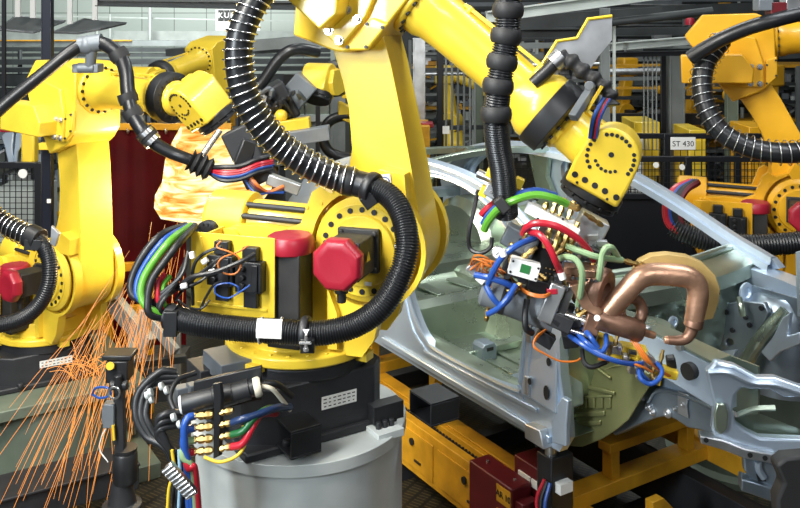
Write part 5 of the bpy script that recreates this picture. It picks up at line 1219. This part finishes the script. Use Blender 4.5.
# ================================================================== posts and columns
def post(px, y0, y1, Y, w, mt_, label, name='steel_column', cat='column', d=None):
    a, b = W(px, y1, Y), W(px, y0, Y); a.z = max(0, a.z); m = MB(); m.box((a+b)/2, (w, d or w, b.z-a.z)); m.box(V((a.x, a.y, a.z+.01)), (w*1.8, (d or w)*1.8, .02))
    m.box((a.x-w/2, a.y-(d or w)/2, (a.z+b.z)/2), (w*.12, w*.2, b.z-a.z)); m.box((a.x+w/2, a.y-(d or w)/2, (a.z+b.z)/2), (w*.12, w*.2, b.z-a.z))
    return single(m, name, mt_, label, cat, bevel=.004)
NAVY = mat('black_blue_paint', (.012, .014, .024), 0, .3)
bcol = post(48, -60, 600, 7.2, .072, NAVY, 'black vertical column rising behind the left robot')
m = MB(); a, b = W(40, 146, 7.1), W(78, 146, 7.1); m.bar(a, b, .07, .055); m.build('yellow_band', YEL, bcol, .006)
m = MB(); p = W(49, 201, 7.14); m.box(p, (.03, .01, .03)); m.build('small_label', LBL, bcol)
post(65, 120, 600, 8.0, .035, GSTRL, 'thin cream upright between the black column and the left robot arm')
post(419, 38, 600, 10.5, .13, GALP, 'pale grey column just right of the big yellow arm')
post(440, 36, 600, 10.0, .07, FRAME, 'black column right of the pale grey column behind the big arm')
post(339, 60, 600, 12.0, .16, GSTR, 'grey column left of the big yellow arm, by the glass cabin')
post(318, 70, 600, 11.0, .05, FRAME, 'thin black post in front of the glass cabin')
post(548, 28, 600, 13.0, .11, FRAME, 'black post behind the steel bracket on the forearm')
post(604.5, 8, 600, 9.6, .09, GSTR, 'grey post at the end of the overhead beam, right of the wrist cables')
post(614, 20, 600, 9.2, .025, GSTRL, 'thin cream pole beside the grey post right of the wrist')
post(663, 55, 600, 11.2, .055, FRAME, 'slim black post left of the wide grey column at right')
post(675, 55, 600, 11.2, .17, GSTR, 'wide grey column above the station sign')
post(731, 82, 600, 11.0, .12, MATS['pedestal_green_grey'], 'green-grey post under the right robot arm')
post(479, 60, 600, 12.5, .10, MATS['pedestal_green_grey'], 'green-grey post behind the black ringed hose')
for k, px in enumerate((644, 648, 652.5, 656.5)):
    m = MB(); a, b = W(px, 150, 9.9), W(px, 52, 9.9); m.cyl(a, b, .009, n=8); single(m, 'hanging_rod', GSTR, 'thin vertical rod, one of four hanging left of the slim black post', 'rod', 'vertical rods left of the grey column')
for k, px in enumerate((446, 452, 458, 464, 470, 475)):
    m = MB(); a, b = W(px, 299, 10.8)*1, W(px, 40, 10.8); m.cyl(a, b, .014, n=8); single(m, 'cage_bar', GSTR, 'thin vertical cage bar between the big yellow arm and the ringed hose', 'bar', 'cage bars behind the forearm')

# ================================================================== overhead steelwork: gantries of beams, posts and pipes
def gantry(label, beams, name='overhead_gantry'):
    x0 = beams[0]; root = thing(name, label, 'steelwork', W(x0[0], x0[1], x0[4]))
    for (xa, ya, xb, yb, Ya, w, h, mt_, kind) in beams:
        a, b = W(xa, ya, Ya), W(xb, yb, Ya*1.0); m = MB()
        if kind == 'pipe': m.cyl(a, b, w/2, n=14)
        elif kind == 'ibeam':
            m.bar(a+V((0, 0, h/2)), b+V((0, 0, h/2)), w, h*.14); m.bar(a-V((0, 0, h/2)), b-V((0, 0, h/2)), w, h*.14); m.bar(a, b, w*.16, h)
        else: m.bar(a, b, w, h)
        m.build('pipe' if kind == 'pipe' else 'beam', mt_, root, 0)
    return root
gantry('pale overhead beam with dark girders beneath, top right of the forearm', [(486, 17, 655, -6, 9.0, .2, .10, GSTRL, 'ibeam'), (500, 24, 660, 14, 10.0, .2, .16, DSTR, 'box'), (480, 34, 612, 33, 11.5, .2, .12, DSTR, 'ibeam'), (470, 47, 600, 44, 13.0, .2, .08, GSTR, 'box'), (470, 58, 610, 55, 14.0, .2, .07, GSTR, 'box'), (500, 66, 600, 64, 12.5, .06, .06, GALP, 'pipe'), (560, 16, 800, 8, 14, .3, .22, DSTR, 'box')])
gantry('dark pipe and pale beams crossing left of the right robot', [(606, 23, 712, 11, 9.0, .085, .085, DSTR, 'pipe'), (608, 47, 706, 39, 9.6, .16, .07, GSTRL, 'ibeam'), (600, 32, 720, 30, 11.0, .16, .09, DSTR, 'box'), (598, 55, 702, 52.5, 9.8, .2, .05, FRAME, 'box'), (600, 66, 720, 64, 12.0, .1, .03, YEL2, 'box'), (600, 72, 730, 70, 13.0, .1, .05, GALP, 'pipe'), (600, 88, 720, 88, 12.5, .06, .03, YEL2, 'box'), (600, 79, 760, 77, 14.0, .1, .05, GSTR, 'box'), (600, 98, 740, 97, 14.0, .1, .05, DSTR, 'box'), (605, 119, 720, 119, 11.5, .1, .14, FRAME, 'box'), (704, 58, 800, 54, 12, .2, .1, DSTR, 'box')])
gantry('dark steelwork across the hall behind the forearm', [(425, 30, 500, 28, 13.5, .2, .10, DSTR, 'box'), (425, 48, 500, 46, 13, .2, .05, GSTR, 'box'), (425, 70, 505, 69, 12.6, .1, .05, DSTR, 'box'), (425, 74, 500, 73.5, 14, .06, .04, GALP, 'pipe'), (440, 152, 600, 150, 10.2, .1, .06, FRAME, 'box'), (425, 128, 490, 127, 12, .1, .05, DSTR, 'box')])
gantry('long dark cable trays along the back wall at left', [(-40, 43, 330, 43, 23, .3, .14, GSTR, 'box'), (-40, 40.5, 132, 40.5, 22.8, .06, .03, YEL2, 'box'), (-40, 49, 330, 50, 22, .3, .10, DSTR, 'box'), (-40, 55, 330, 55, 22, .3, .07, DSTR, 'box'), (-40, 62, 330, 61, 21, .3, .12, DSTR, 'box'), (-40, 70, 330, 68, 20, .3, .10, DSTR, 'box'), (-40, 80, 330, 80, 20, .3, .26, DSTR, 'box'), (-40, 95, 330, 95, 20, .3, .3, DSTR, 'box'), (20, 50, 20, 148, 21, .1, .1, DSTR, 'pipe'), (200, 50, 200, 148, 21, .1, .1, DSTR, 'pipe')], 'cable_tray')
gantry('brownish overhead beam at the top edge, left of the big robot', [(98, 2, 300, 6, 8.2, .16, .07, DSTR, 'ibeam'), (100, 0, 300, 2, 8.0, .05, .02, DSTR, 'box'), (245, 46, 345, 38, 12.0, .5, .14, GSTR, 'box'), (170, 52, 300, 48, 13, .5, .10, DSTR, 'box')])
# pale wall fittings: rails and uprights in front of the wall
gantry('pale pipes and uprights mounted on the panelled back wall', [(-40, 14, 330, 22, 26, .1, .04, GSTRL, 'box'), (150, 2, 150, 40, 25.5, .1, .1, GSTRL, 'pipe'), (110, 14, 110, 38, 25.5, .06, .06, GSTRL, 'pipe'), (41, 20, 41, 36, 25.5, .06, .06, GSTRL, 'pipe'), (97, 22, 97, 38, 25.5, .08, .08, GSTRL, 'pipe'), (-40, 36, 330, 36, 26.5, .2, .30, GSTRL, 'box')], 'wall_piping')
# suspended plates
def plate(label, quad, rods, Y):
    root = thing('hanging_tray', label, 'tray', W(quad[0][0], quad[0][1], Y))
    m = MB(); m.slab([W(x, y, Y+dy) for x, y, dy in quad], (0, 0, -.02)); m.build('tray', GSTR, root, .003)
    m = MB(); P_ = [W(x, y, Y+dy) for x, y, dy in quad]; m.tube(P_+[P_[0]], .012, 6, smooth=False); m.build('edge', GALP, root)
    for px, y1 in rods:
        m = MB(); m.bar(W(px, -40, Y+.1), W(px, y1, Y+.1), .055, .03, (0, 1, 0)); m.build('hanger', WHT, root)
    return root
plate('dark tray hung on two white bars, left of the black column', [(-2, 29, 0), (16, 16, .7), (65, 21, .7), (34, 32, 0)], [(18, 17), (33, 18)], 10.0)
plate('dark tray hung on two white bars, right of the black column', [(54, 32, 0), (84, 19, .7), (126, 23, .7), (100, 29, 0), (78, 33, 0)], [(70, 24), (95, 20)], 10.4)
# maker's sign on the back wall
root = thing('wall_sign', 'white sign with lettered black boxes on the back wall, partly behind the spring hose', 'sign', W(240, 20, 24))
Y = 24.0; c = W(238, 20, Y); m = MB(); m.box(c, (44*Y/900, .02, 21*Y/900)); m.build('board', WHT, root)
for k, ch_ in enumerate('KUKA'):
    c = W(220.8+k*6.0, 15.5, Y-.03); m = MB(); m.box(c, (5.4*Y/900, .02, 11*Y/900)); bx = m.build('black_box', INK, root)
    text(ch_, 'lettering', .20, WHT, root, face_matrix(c+V((0, -.016, 0)), (1, 0, 0), (0, -1, 0)))
# glass cabin with red display
root = thing('control_cabin', 'glazed grey control cabin with a red text display, left of the big yellow arm', 'cabin', W(320, 120, 13))
GLS = mat('cabin_glass', (.42, .52, .48), .6, .12, .5, 1.2); LED = mat('red_led', (0, 0, 0), emit=(1, .03, .01), es=2.5)
Y = 13.0
m = MB(); a, b = W(285, 84, Y), W(345, 220, Y); m.box((a+b)/2+V((0, .8, 0)), (b.x-a.x, 1.5, a.z-b.z)); m.build('cabin_body', GSTR, root)
m = MB(); m.box(W(317, 80, Y-.1), (.95, .12, .17)); m.build('display_housing', FRAME, root)
text('34  -1 100%', 'display_digits', .115, LED, root, face_matrix(W(316, 80, Y-.165), (1, 0, 0), (0, -1, 0)))
for px in (299, 311, 324, 336): 
    m = MB(); m.box(W(px, 103, Y), (.15, .04, .44)); m.build('glass_pane', GLS, root)
m = MB(); m.box(W(318, 118, Y-.05), (.75, .1, .09)); m.build('ledge', LGREY, root)

root = thing('mezzanine', 'dark mezzanine girders with pale pipes across the far end of the hall, behind the racks', 'mezzanine', W(600, 60, 22))
m = MB(); a, b = W(345, -30, 22), W(1000, 102, 22); m.box((a+b)/2+V((0, .5, 0)), (b.x-a.x, .8, a.z-b.z)); m.build('girder_panel', DSTR, root)
for px in (350, 480, 610, 740, 870):
    m = MB(); p = W(px, 102, 22.5); m.box((p.x, p.y, p.z/2), (.3, .3, p.z)); m.build('column', DSTR, root)
rnd = random.Random(12)
for k in range(46):
    y = rnd.uniform(-14, 100); x0 = rnd.uniform(345, 760); x1 = x0+rnd.uniform(50, 240); Yk = rnd.uniform(19.5, 21.8)
    m = MB(); m.bar(W(x0, y, Yk), W(x1, y-rnd.uniform(-1, 2), Yk), .05, rnd.choice((.03, .05, .05, .09))); m.build('pipe', rnd.choice((GSTR, GSTR, GSTRL, GALP, DSTR, MGREY)), root)
for k in range(30):
    x = rnd.uniform(345, 800); y = rnd.uniform(-10, 60); Yk = rnd.uniform(19.4, 21.5); m = MB(); m.bar(W(x, y+rnd.uniform(15, 50), Yk), W(x, y, Yk), .05, .05, (0, 1, 0)); m.build('hanger', rnd.choice((GSTR, FRAME, GSTRL, GALP)), root)
for k in range(16):
    x = rnd.uniform(350, 800); y = rnd.uniform(5, 98); Yk = 19.3; m = MB(); m.box(W(x, y, Yk), (rnd.uniform(.15, .5), .2, rnd.uniform(.08, .3))); m.build('duct_box', rnd.choice((GALP, GSTRL, MGREY, YEL2)), root)
# ================================================================== deeper hall: racks, far robots, machines
def far_robot(label, px, py, Y, s, flip, mt_, group=None):
    """small robot far away: base, column arm, forearm and wrist, its J2 at the pixel"""
    o = W(px, py, Y); root = thing('industrial_robot', label, 'robot', (o.x, o.y, o.z-.7*s), group); d = V((flip*.92, -.38, 0)); n = V((-.38*flip, -.92, 0))
    m = MB(); m.lathe([(0, -o.z+.0), (.36*s, -o.z), (.36*s, -.75*s), (.3*s, -.7*s), (.3*s, -.45*s), (.26*s, -.4*s), (.24*s, -.2*s), (0, -.2*s)], o, (0, 0, 1), 20); m.build('base', mt_, root)
    m = MB(); m.cyl(o-n*.2*s, o+n*.2*s, .22*s, n=20); m.build('shoulder', mt_, root, .01)
    j3 = o+V((0, 0, .95*s))-d*.15*s; m = MB(); m.bar(o, j3, .22*s, .26*s, d); m.build('lower_arm', mt_, root, .02)
    m = MB(); m.box(j3+V((0, 0, .1*s)), (.42*s, .32*s, .42*s), d, n); m.build('upper_housing', mt_, root, .03)
    j5 = j3+d*1.0*s-V((0, 0, .25*s)); m = MB(); m.cyl(j3+V((0, 0, .14*s)), j5, .11*s, .08*s, 16); m.build('forearm', mt_, root)
    m = MB(); m.cyl(j5-n*.1*s, j5+n*.1*s, .12*s, n=16); m.build('wrist', mt_, root, .01); m = MB(); m.cyl(j5, j5-V((0, 0, .25*s)), .1*s, n=14); m.build('tool_flange', BLK, root)
    m = MB(); m.box(o+n*.3*s, (.16*s, .3*s, .16*s), d, n); m.build('motor', MOT, root, .01)
    return root
far_robot('small yellow robot far off, seen through the cage bars left of the ringed hose', 452, 122, 15, .75, 1, YEL)
far_robot('small yellow robot far off, under the right robot forearm', 765, 130, 13, .75, -1, YEL_DIM)
far_robot('small yellow robot far off, just right of the wide grey column', 690, 118, 14.4, .65, -1, YEL_DIM)
far_robot('small yellow robot in the far hall, left of the four hanging rods', 622, 112, 14.6, .7, -1, YEL_DIM)
def cabinet(label, px0, px1, y0, y1, Y, mt_, d=.6, name='machine_cabinet', cat='cabinet', handle=True):
    a, b = W(px0, y0, Y), W(px1, y1, Y); z0 = max(0, b.z); root = thing(name, label, cat, ((a.x+b.x)/2, Y+d/2, z0))
    m = MB(); m.box(((a.x+b.x)/2, Y+d/2, (a.z+z0)/2), (b.x-a.x, d, a.z-z0)); m.build('body', mt_, root, .01)
    m = MB(); m.box(((a.x+b.x)/2, Y-.008, (a.z+z0)/2), ((b.x-a.x)*.88, .014, (a.z-z0)*.86)); dr = m.build('door', mt_, root, .004)
    if handle: m = MB(); m.box((b.x-(b.x-a.x)*.12, Y-.025, a.z-(a.z-z0)*.4), (.02, .025, .12)); m.build('handle', BLK, dr)
    return root
cabinet('yellow cabinet behind the black fence, left of the four hanging rods', 634, 660, 122, 290, 10.6, YEL)
cabinet('yellow cabinet behind the station sign', 689, 706, 130, 290, 10.2, YEL)
cabinet('yellow cabinet beneath the right robot forearm in the distance', 749, 772, 127, 290, 10.2, YEL_DIM)
cabinet('white cabinet with a dark window, right of the yellow wrist', 632, 643, 137, 300, 9.95, WHT)
cabinet('low grey cabinet behind the left mesh fence', -10, 36, 190, 330, 9.5, GSTRL)
cabinet('tall grey cabinet behind the curtain and the black column', 70, 104, 100, 330, 10.5, GSTR)
cabinet('yellow machine guard low behind the ringed hose', 414, 430, 126, 330, 9.7, YEL2); 
m = MB(); m.box(W(423, 124.5, 9.9), (.22, .2, .05)); single(m, 'beacon_tray', REDC, 'red-topped tray on the yellow guard right of the big arm', 'tray', bevel=.006)
m = MB(); m.box(W(446, 130, 9.9), (.075, .01, .085)); single(m, 'number_sign', LBL, 'small white square sign on the cage bars behind the forearm', 'sign')
m = MB(); m.lathe([(0, 0), (.05, 0), (.05, .05), (.04, .07), (0, .08)], W(690, 25, 9.4), (0, 0, 1), 16); single(m, 'warning_lamp', REDC, 'small red warning lamp on the pale beam left of the right robot', 'lamp')
# storage racks full of light parts: each rack a thing with uprights and shelves, the goods on it uncounted clutter
def rack(label, px0, px1, y0, y1, Y, nsh, seed, mts, d=.8):
    a, b = W(px0, y0, Y), W(px1, y1, Y); z0 = max(0, b.z); root = thing('storage_rack', label, 'rack', ((a.x+b.x)/2, Y+d/2, 0)); rnd = random.Random(seed)
    nu = max(2, int((b.x-a.x)/1.3)+1)
    for i in range(nu+1):
        x = a.x+(b.x-a.x)*i/nu
        m = MB(); m.box((x, Y, a.z/2), (.06, .06, a.z)); m.build('upright', rnd.choice((GSTR, FRAME, GSTRL)), root)
    for j in range(nsh):
        z = z0+(a.z-z0)*(j+1)/nsh; m = MB(); m.box(((a.x+b.x)/2, Y+d/2, z), (b.x-a.x, d, .05)); m.build('shelf', rnd.choice((GSTR, DSTR, YEL2 if j % 3 == 0 else GSTR)), root)
    for mt_ in mts:
        m = MB()
        for k in range(int(44*(b.x-a.x)/2)):
            j = rnd.randrange(nsh); zb = z0+(a.z-z0)*j/nsh+.03 if j else z0+.03; hh = rnd.uniform(.05, (a.z-z0)/nsh*.8); x = rnd.uniform(a.x+.1, b.x-.1)
            t = rnd.random()
            if t < .55: m.box((x, Y+rnd.uniform(.05, d-.1), zb+hh/2), (rnd.uniform(.05, .3), .2, hh))
            elif t < .8: m.cyl((x, Y+.1, zb), (x, Y+.1, zb+hh), rnd.uniform(.02, .08), n=8)
            else: m.bar((x, Y+.1, zb+.02), (x+rnd.uniform(.1, .5), Y+.2, zb+hh), .03, .03)
        o = m.build('stored_parts', mt_, root); o['kind'] = 'stuff'
    return root
rack('long rack of grey and pale parts deep in the hall, right of the wrist', 600, 735, 60, 240, 16, 8, 1, (GALP, GSTRL, DSTR, YEL2, MGREY))
rack('deep rack of pale metal parts at the far right', 735, 860, 66, 240, 15, 7, 2, (GALP, DSTR, GSTRL, MGREY))
rack('far rack of dark and pale parts behind the forearm and ringed hose', 410, 600, 40, 230, 18, 9, 3, (GALP, DSTR, GSTRL, MGREY, YEL2))
rack('rack of grey pressed parts behind the left mesh fence', -40, 110, 118, 330, 12, 5, 4, (GALP, GSTRL, DSTR, GALV))
rack('low rack of parts behind the spring hose in the distance', 120, 420, 92, 260, 16, 5, 6, (DSTR, GALP, MGREY, YEL2))
# grey gripper hanging above the left fence
root = thing('gripper', 'blue-grey forked gripper hanging above the mesh fence at the left edge', 'gripper', W(14, 140, 7.9))
m = MB(); m.slab([W(x, y, 7.9) for x, y in ((1, 136), (8, 128), (14, 132), (12, 148), (14, 164), (8, 164), (5, 150))], (0, .08, 0)); m.build('finger', GALV, root, .01)
m = MB(); m.slab([W(x, y, 7.9) for x, y in ((16, 130), (22, 130), (25, 140), (18, 152), (17, 164), (12, 164), (14, 150))], (0, .08, 0)); m.build('finger', GALV, root, .01)
m = MB(); m.box(W(14, 128, 7.95), (.2, .12, .06)); m.build('red_plate', REDC, root, .006); m = MB(); m.box(W(30, 146, 7.95), (.12, .12, .3)); m.build('yellow_arm', YEL, root, .02)
m = MB(); m.bar(W(4, -60, 7.98), W(4, 127, 7.98), .03, .03, (0, 1, 0)); m.bar(W(4, 126, 7.98), W(14, 126, 7.98), .03, .03); m.build('hanger', FRAME, root)
# low grey frame and pipes between the two near robots
root = thing('steel_frame', 'low grey steel frame with slanting struts on the floor between the two front robots', 'frame', W(160, 420, 5.9))
for a, b, w_, mt_ in (((143, 310, 5.8), (143, 365, 5.8), .05, GSTR), ((112, 300, 6.0), (150, 345, 5.8), .10, GSTR), ((148, 318, 5.9), (176, 352, 5.8), .06, GSTR), ((135, 364, 5.7), (185, 358, 5.9), .05, DSTR), ((132, 330, 6.2), (132, 440, 6.2), .05, GSTRL), ((140, 385, 5.6), (180, 380, 5.7), .05, GSTR), ((176, 330, 6.0), (176, 420, 6.0), .06, GSTR)):
    m = MB(); m.bar(W(*a), W(*b), w_, w_*.8, (0, 1, .1)); m.build('strut', mt_, root, .004)
m = MB(); m.slab([W(x, y, 6.1) for x, y in ((135, 372), (180, 362), (180, 400), (135, 405))], (0, .3, 0)); m.build('panel', DSTR, root, .004)
m = MB(); m.bar(W(108, 268, 6.74), W(152, 265, 6.74), .05, .06); m.bar(W(108, 311, 6.74), W(152, 308, 6.74), .05, .06); m.bar(W(150, 262, 6.76), W(150, 430, 6.76), .05, .05, (0, 1, 0)); m.bar(W(109, 264, 6.76), W(109, 430, 6.76), .05, .05, (0, 1, 0)); single(m, 'guard_rail', YEL2, 'yellow guard rail bars behind the sparks, right of the left robot', 'rail', bevel=.004)
m = MB(); m.box(W(112, 288, 5.9), (.14, .1, .06), (.8, 0, -.6), (0, 1, 0)); m.box(W(108, 283, 5.92), (.06, .12, .10), (.8, 0, -.6), (0, 1, 0)); single(m, 'sensor_box', GALP, 'small grey sensor box lit by sparks beside the left robot', 'sensor', bevel=.004)
m = MB(); m.box(W(18, 497, 5.1), (1.3, .25, .16), EDIR, GDIR); m.box(W(18, 484, 5.1), (1.3, .3, .015), EDIR, GDIR); single(m, 'floor_duct', DGREY, 'dark floor duct in front of the low green-grey drum', 'duct', bevel=.004)
# ------------------------------------------------------------------ camera, light
cam = bpy.data.cameras.new('camera'); cam.lens = 900/800*36; cam.sensor_width = 36; cam.shift_y = -(254-HY)/800; cam.clip_end = 200
co = bpy.data.objects.new('camera', cam); COL.objects.link(co); co.location = (0, 0, HC); co.rotation_euler = (R(90), 0, 0); SC.camera = co
w = bpy.data.worlds.new('world'); SC.world = w; w.use_nodes = True
nt = w.node_tree; bg = nt.nodes['Background']
tc = nt.nodes.new('ShaderNodeTexCoord'); sp = nt.nodes.new('ShaderNodeSeparateXYZ'); rp = nt.nodes.new('ShaderNodeValToRGB')
nt.links.new(tc.outputs['Generated'], sp.inputs['Vector']); mr = nt.nodes.new('ShaderNodeMapRange'); mr.inputs['From Min'].default_value = -1
nt.links.new(sp.outputs['Z'], mr.inputs['Value']); nt.links.new(mr.outputs['Result'], rp.inputs['Fac'])
el = rp.color_ramp.elements; el[0].position = .46; el[0].color = (.02, .022, .02, 1); el[1].position = .95; el[1].color = (.75, .82, .9, 1)
k = el.new(.55); k.color = (.16, .18, .18, 1)
nt.links.new(rp.outputs['Color'], bg.inputs['Color']); bg.inputs['Strength'].default_value = .11
def area(name, loc, target, size, energy, col=(1, 1, 1), sy=None):
    l = bpy.data.lights.new(name, 'AREA'); l.energy = energy; l.color = col; l.size = size
    if sy: l.shape = 'RECTANGLE'; l.size_y = sy
    o = bpy.data.objects.new(name, l); COL.objects.link(o); o.location = loc
    o.rotation_euler = (V(target)-V(loc)).to_track_quat('-Z', 'Y').to_euler(); return o
area('hall_or_fill_lamp', (-2.6, 1.0, 5.6), (-.1, 4.0, 1.8), .9, 500, (1, .97, .90), 2.4)
area('hall_or_fill_lamp', (-3.4, -.6, 3.6), (.2, 4.0, 1.2), .7, 270, (.84, .93, 1), 1.6)  # unseen low lamp behind the camera, added to brighten drum and car side
area('hall_or_fill_lamp', (1.6, -1.6, 5.0), (1.2, 3.6, 1.6), .8, 120, (.96, .98, 1), 2.0)  # unseen lamp behind the camera, added to brighten car front and gun
area('hall_or_fill_lamp', (2.8, 3.6, 6.2), (2.0, 4.6, 1.2), .35, 170, (.93, .97, 1), 3.0)
area('hall_or_fill_lamp', (-3.2, 4.4, 5.8), (-2.2, 6.0, 1.5), .8, 175, (1, .97, .9), 2.0)
area('hall_or_fill_lamp', (1.5, 8.5, 6.0), (2.0, 7.0, 1.0), .5, 110, (.95, 1, .97), 3.0)
area('hall_or_fill_lamp', (-1.0, 9.0, 6.2), (-1.0, 10.5, 1.0), 1.0, 70, (.95, 1, .97), 4.0)
area('hall_or_fill_lamp', (3.0, 13, 6.5), (3.0, 16, 1.0), 1.0, 150, (.95, 1, .97), 8.0)
area('hall_or_fill_lamp', (-6.0, 20, 6.5), (-6.0, 28, 2.5), 2.0, 1500, (.95, 1, .97), 8.0)
vs = SC.view_settings; vs.view_transform = 'Standard'; vs.look = 'None'; vs.gamma = 1; vs.exposure = -.08; vs.use_curve_mapping = False
SC.cycles.use_denoising = True; SC.cycles.max_bounces = 6; SC.cycles.sample_clamp_indirect = 6
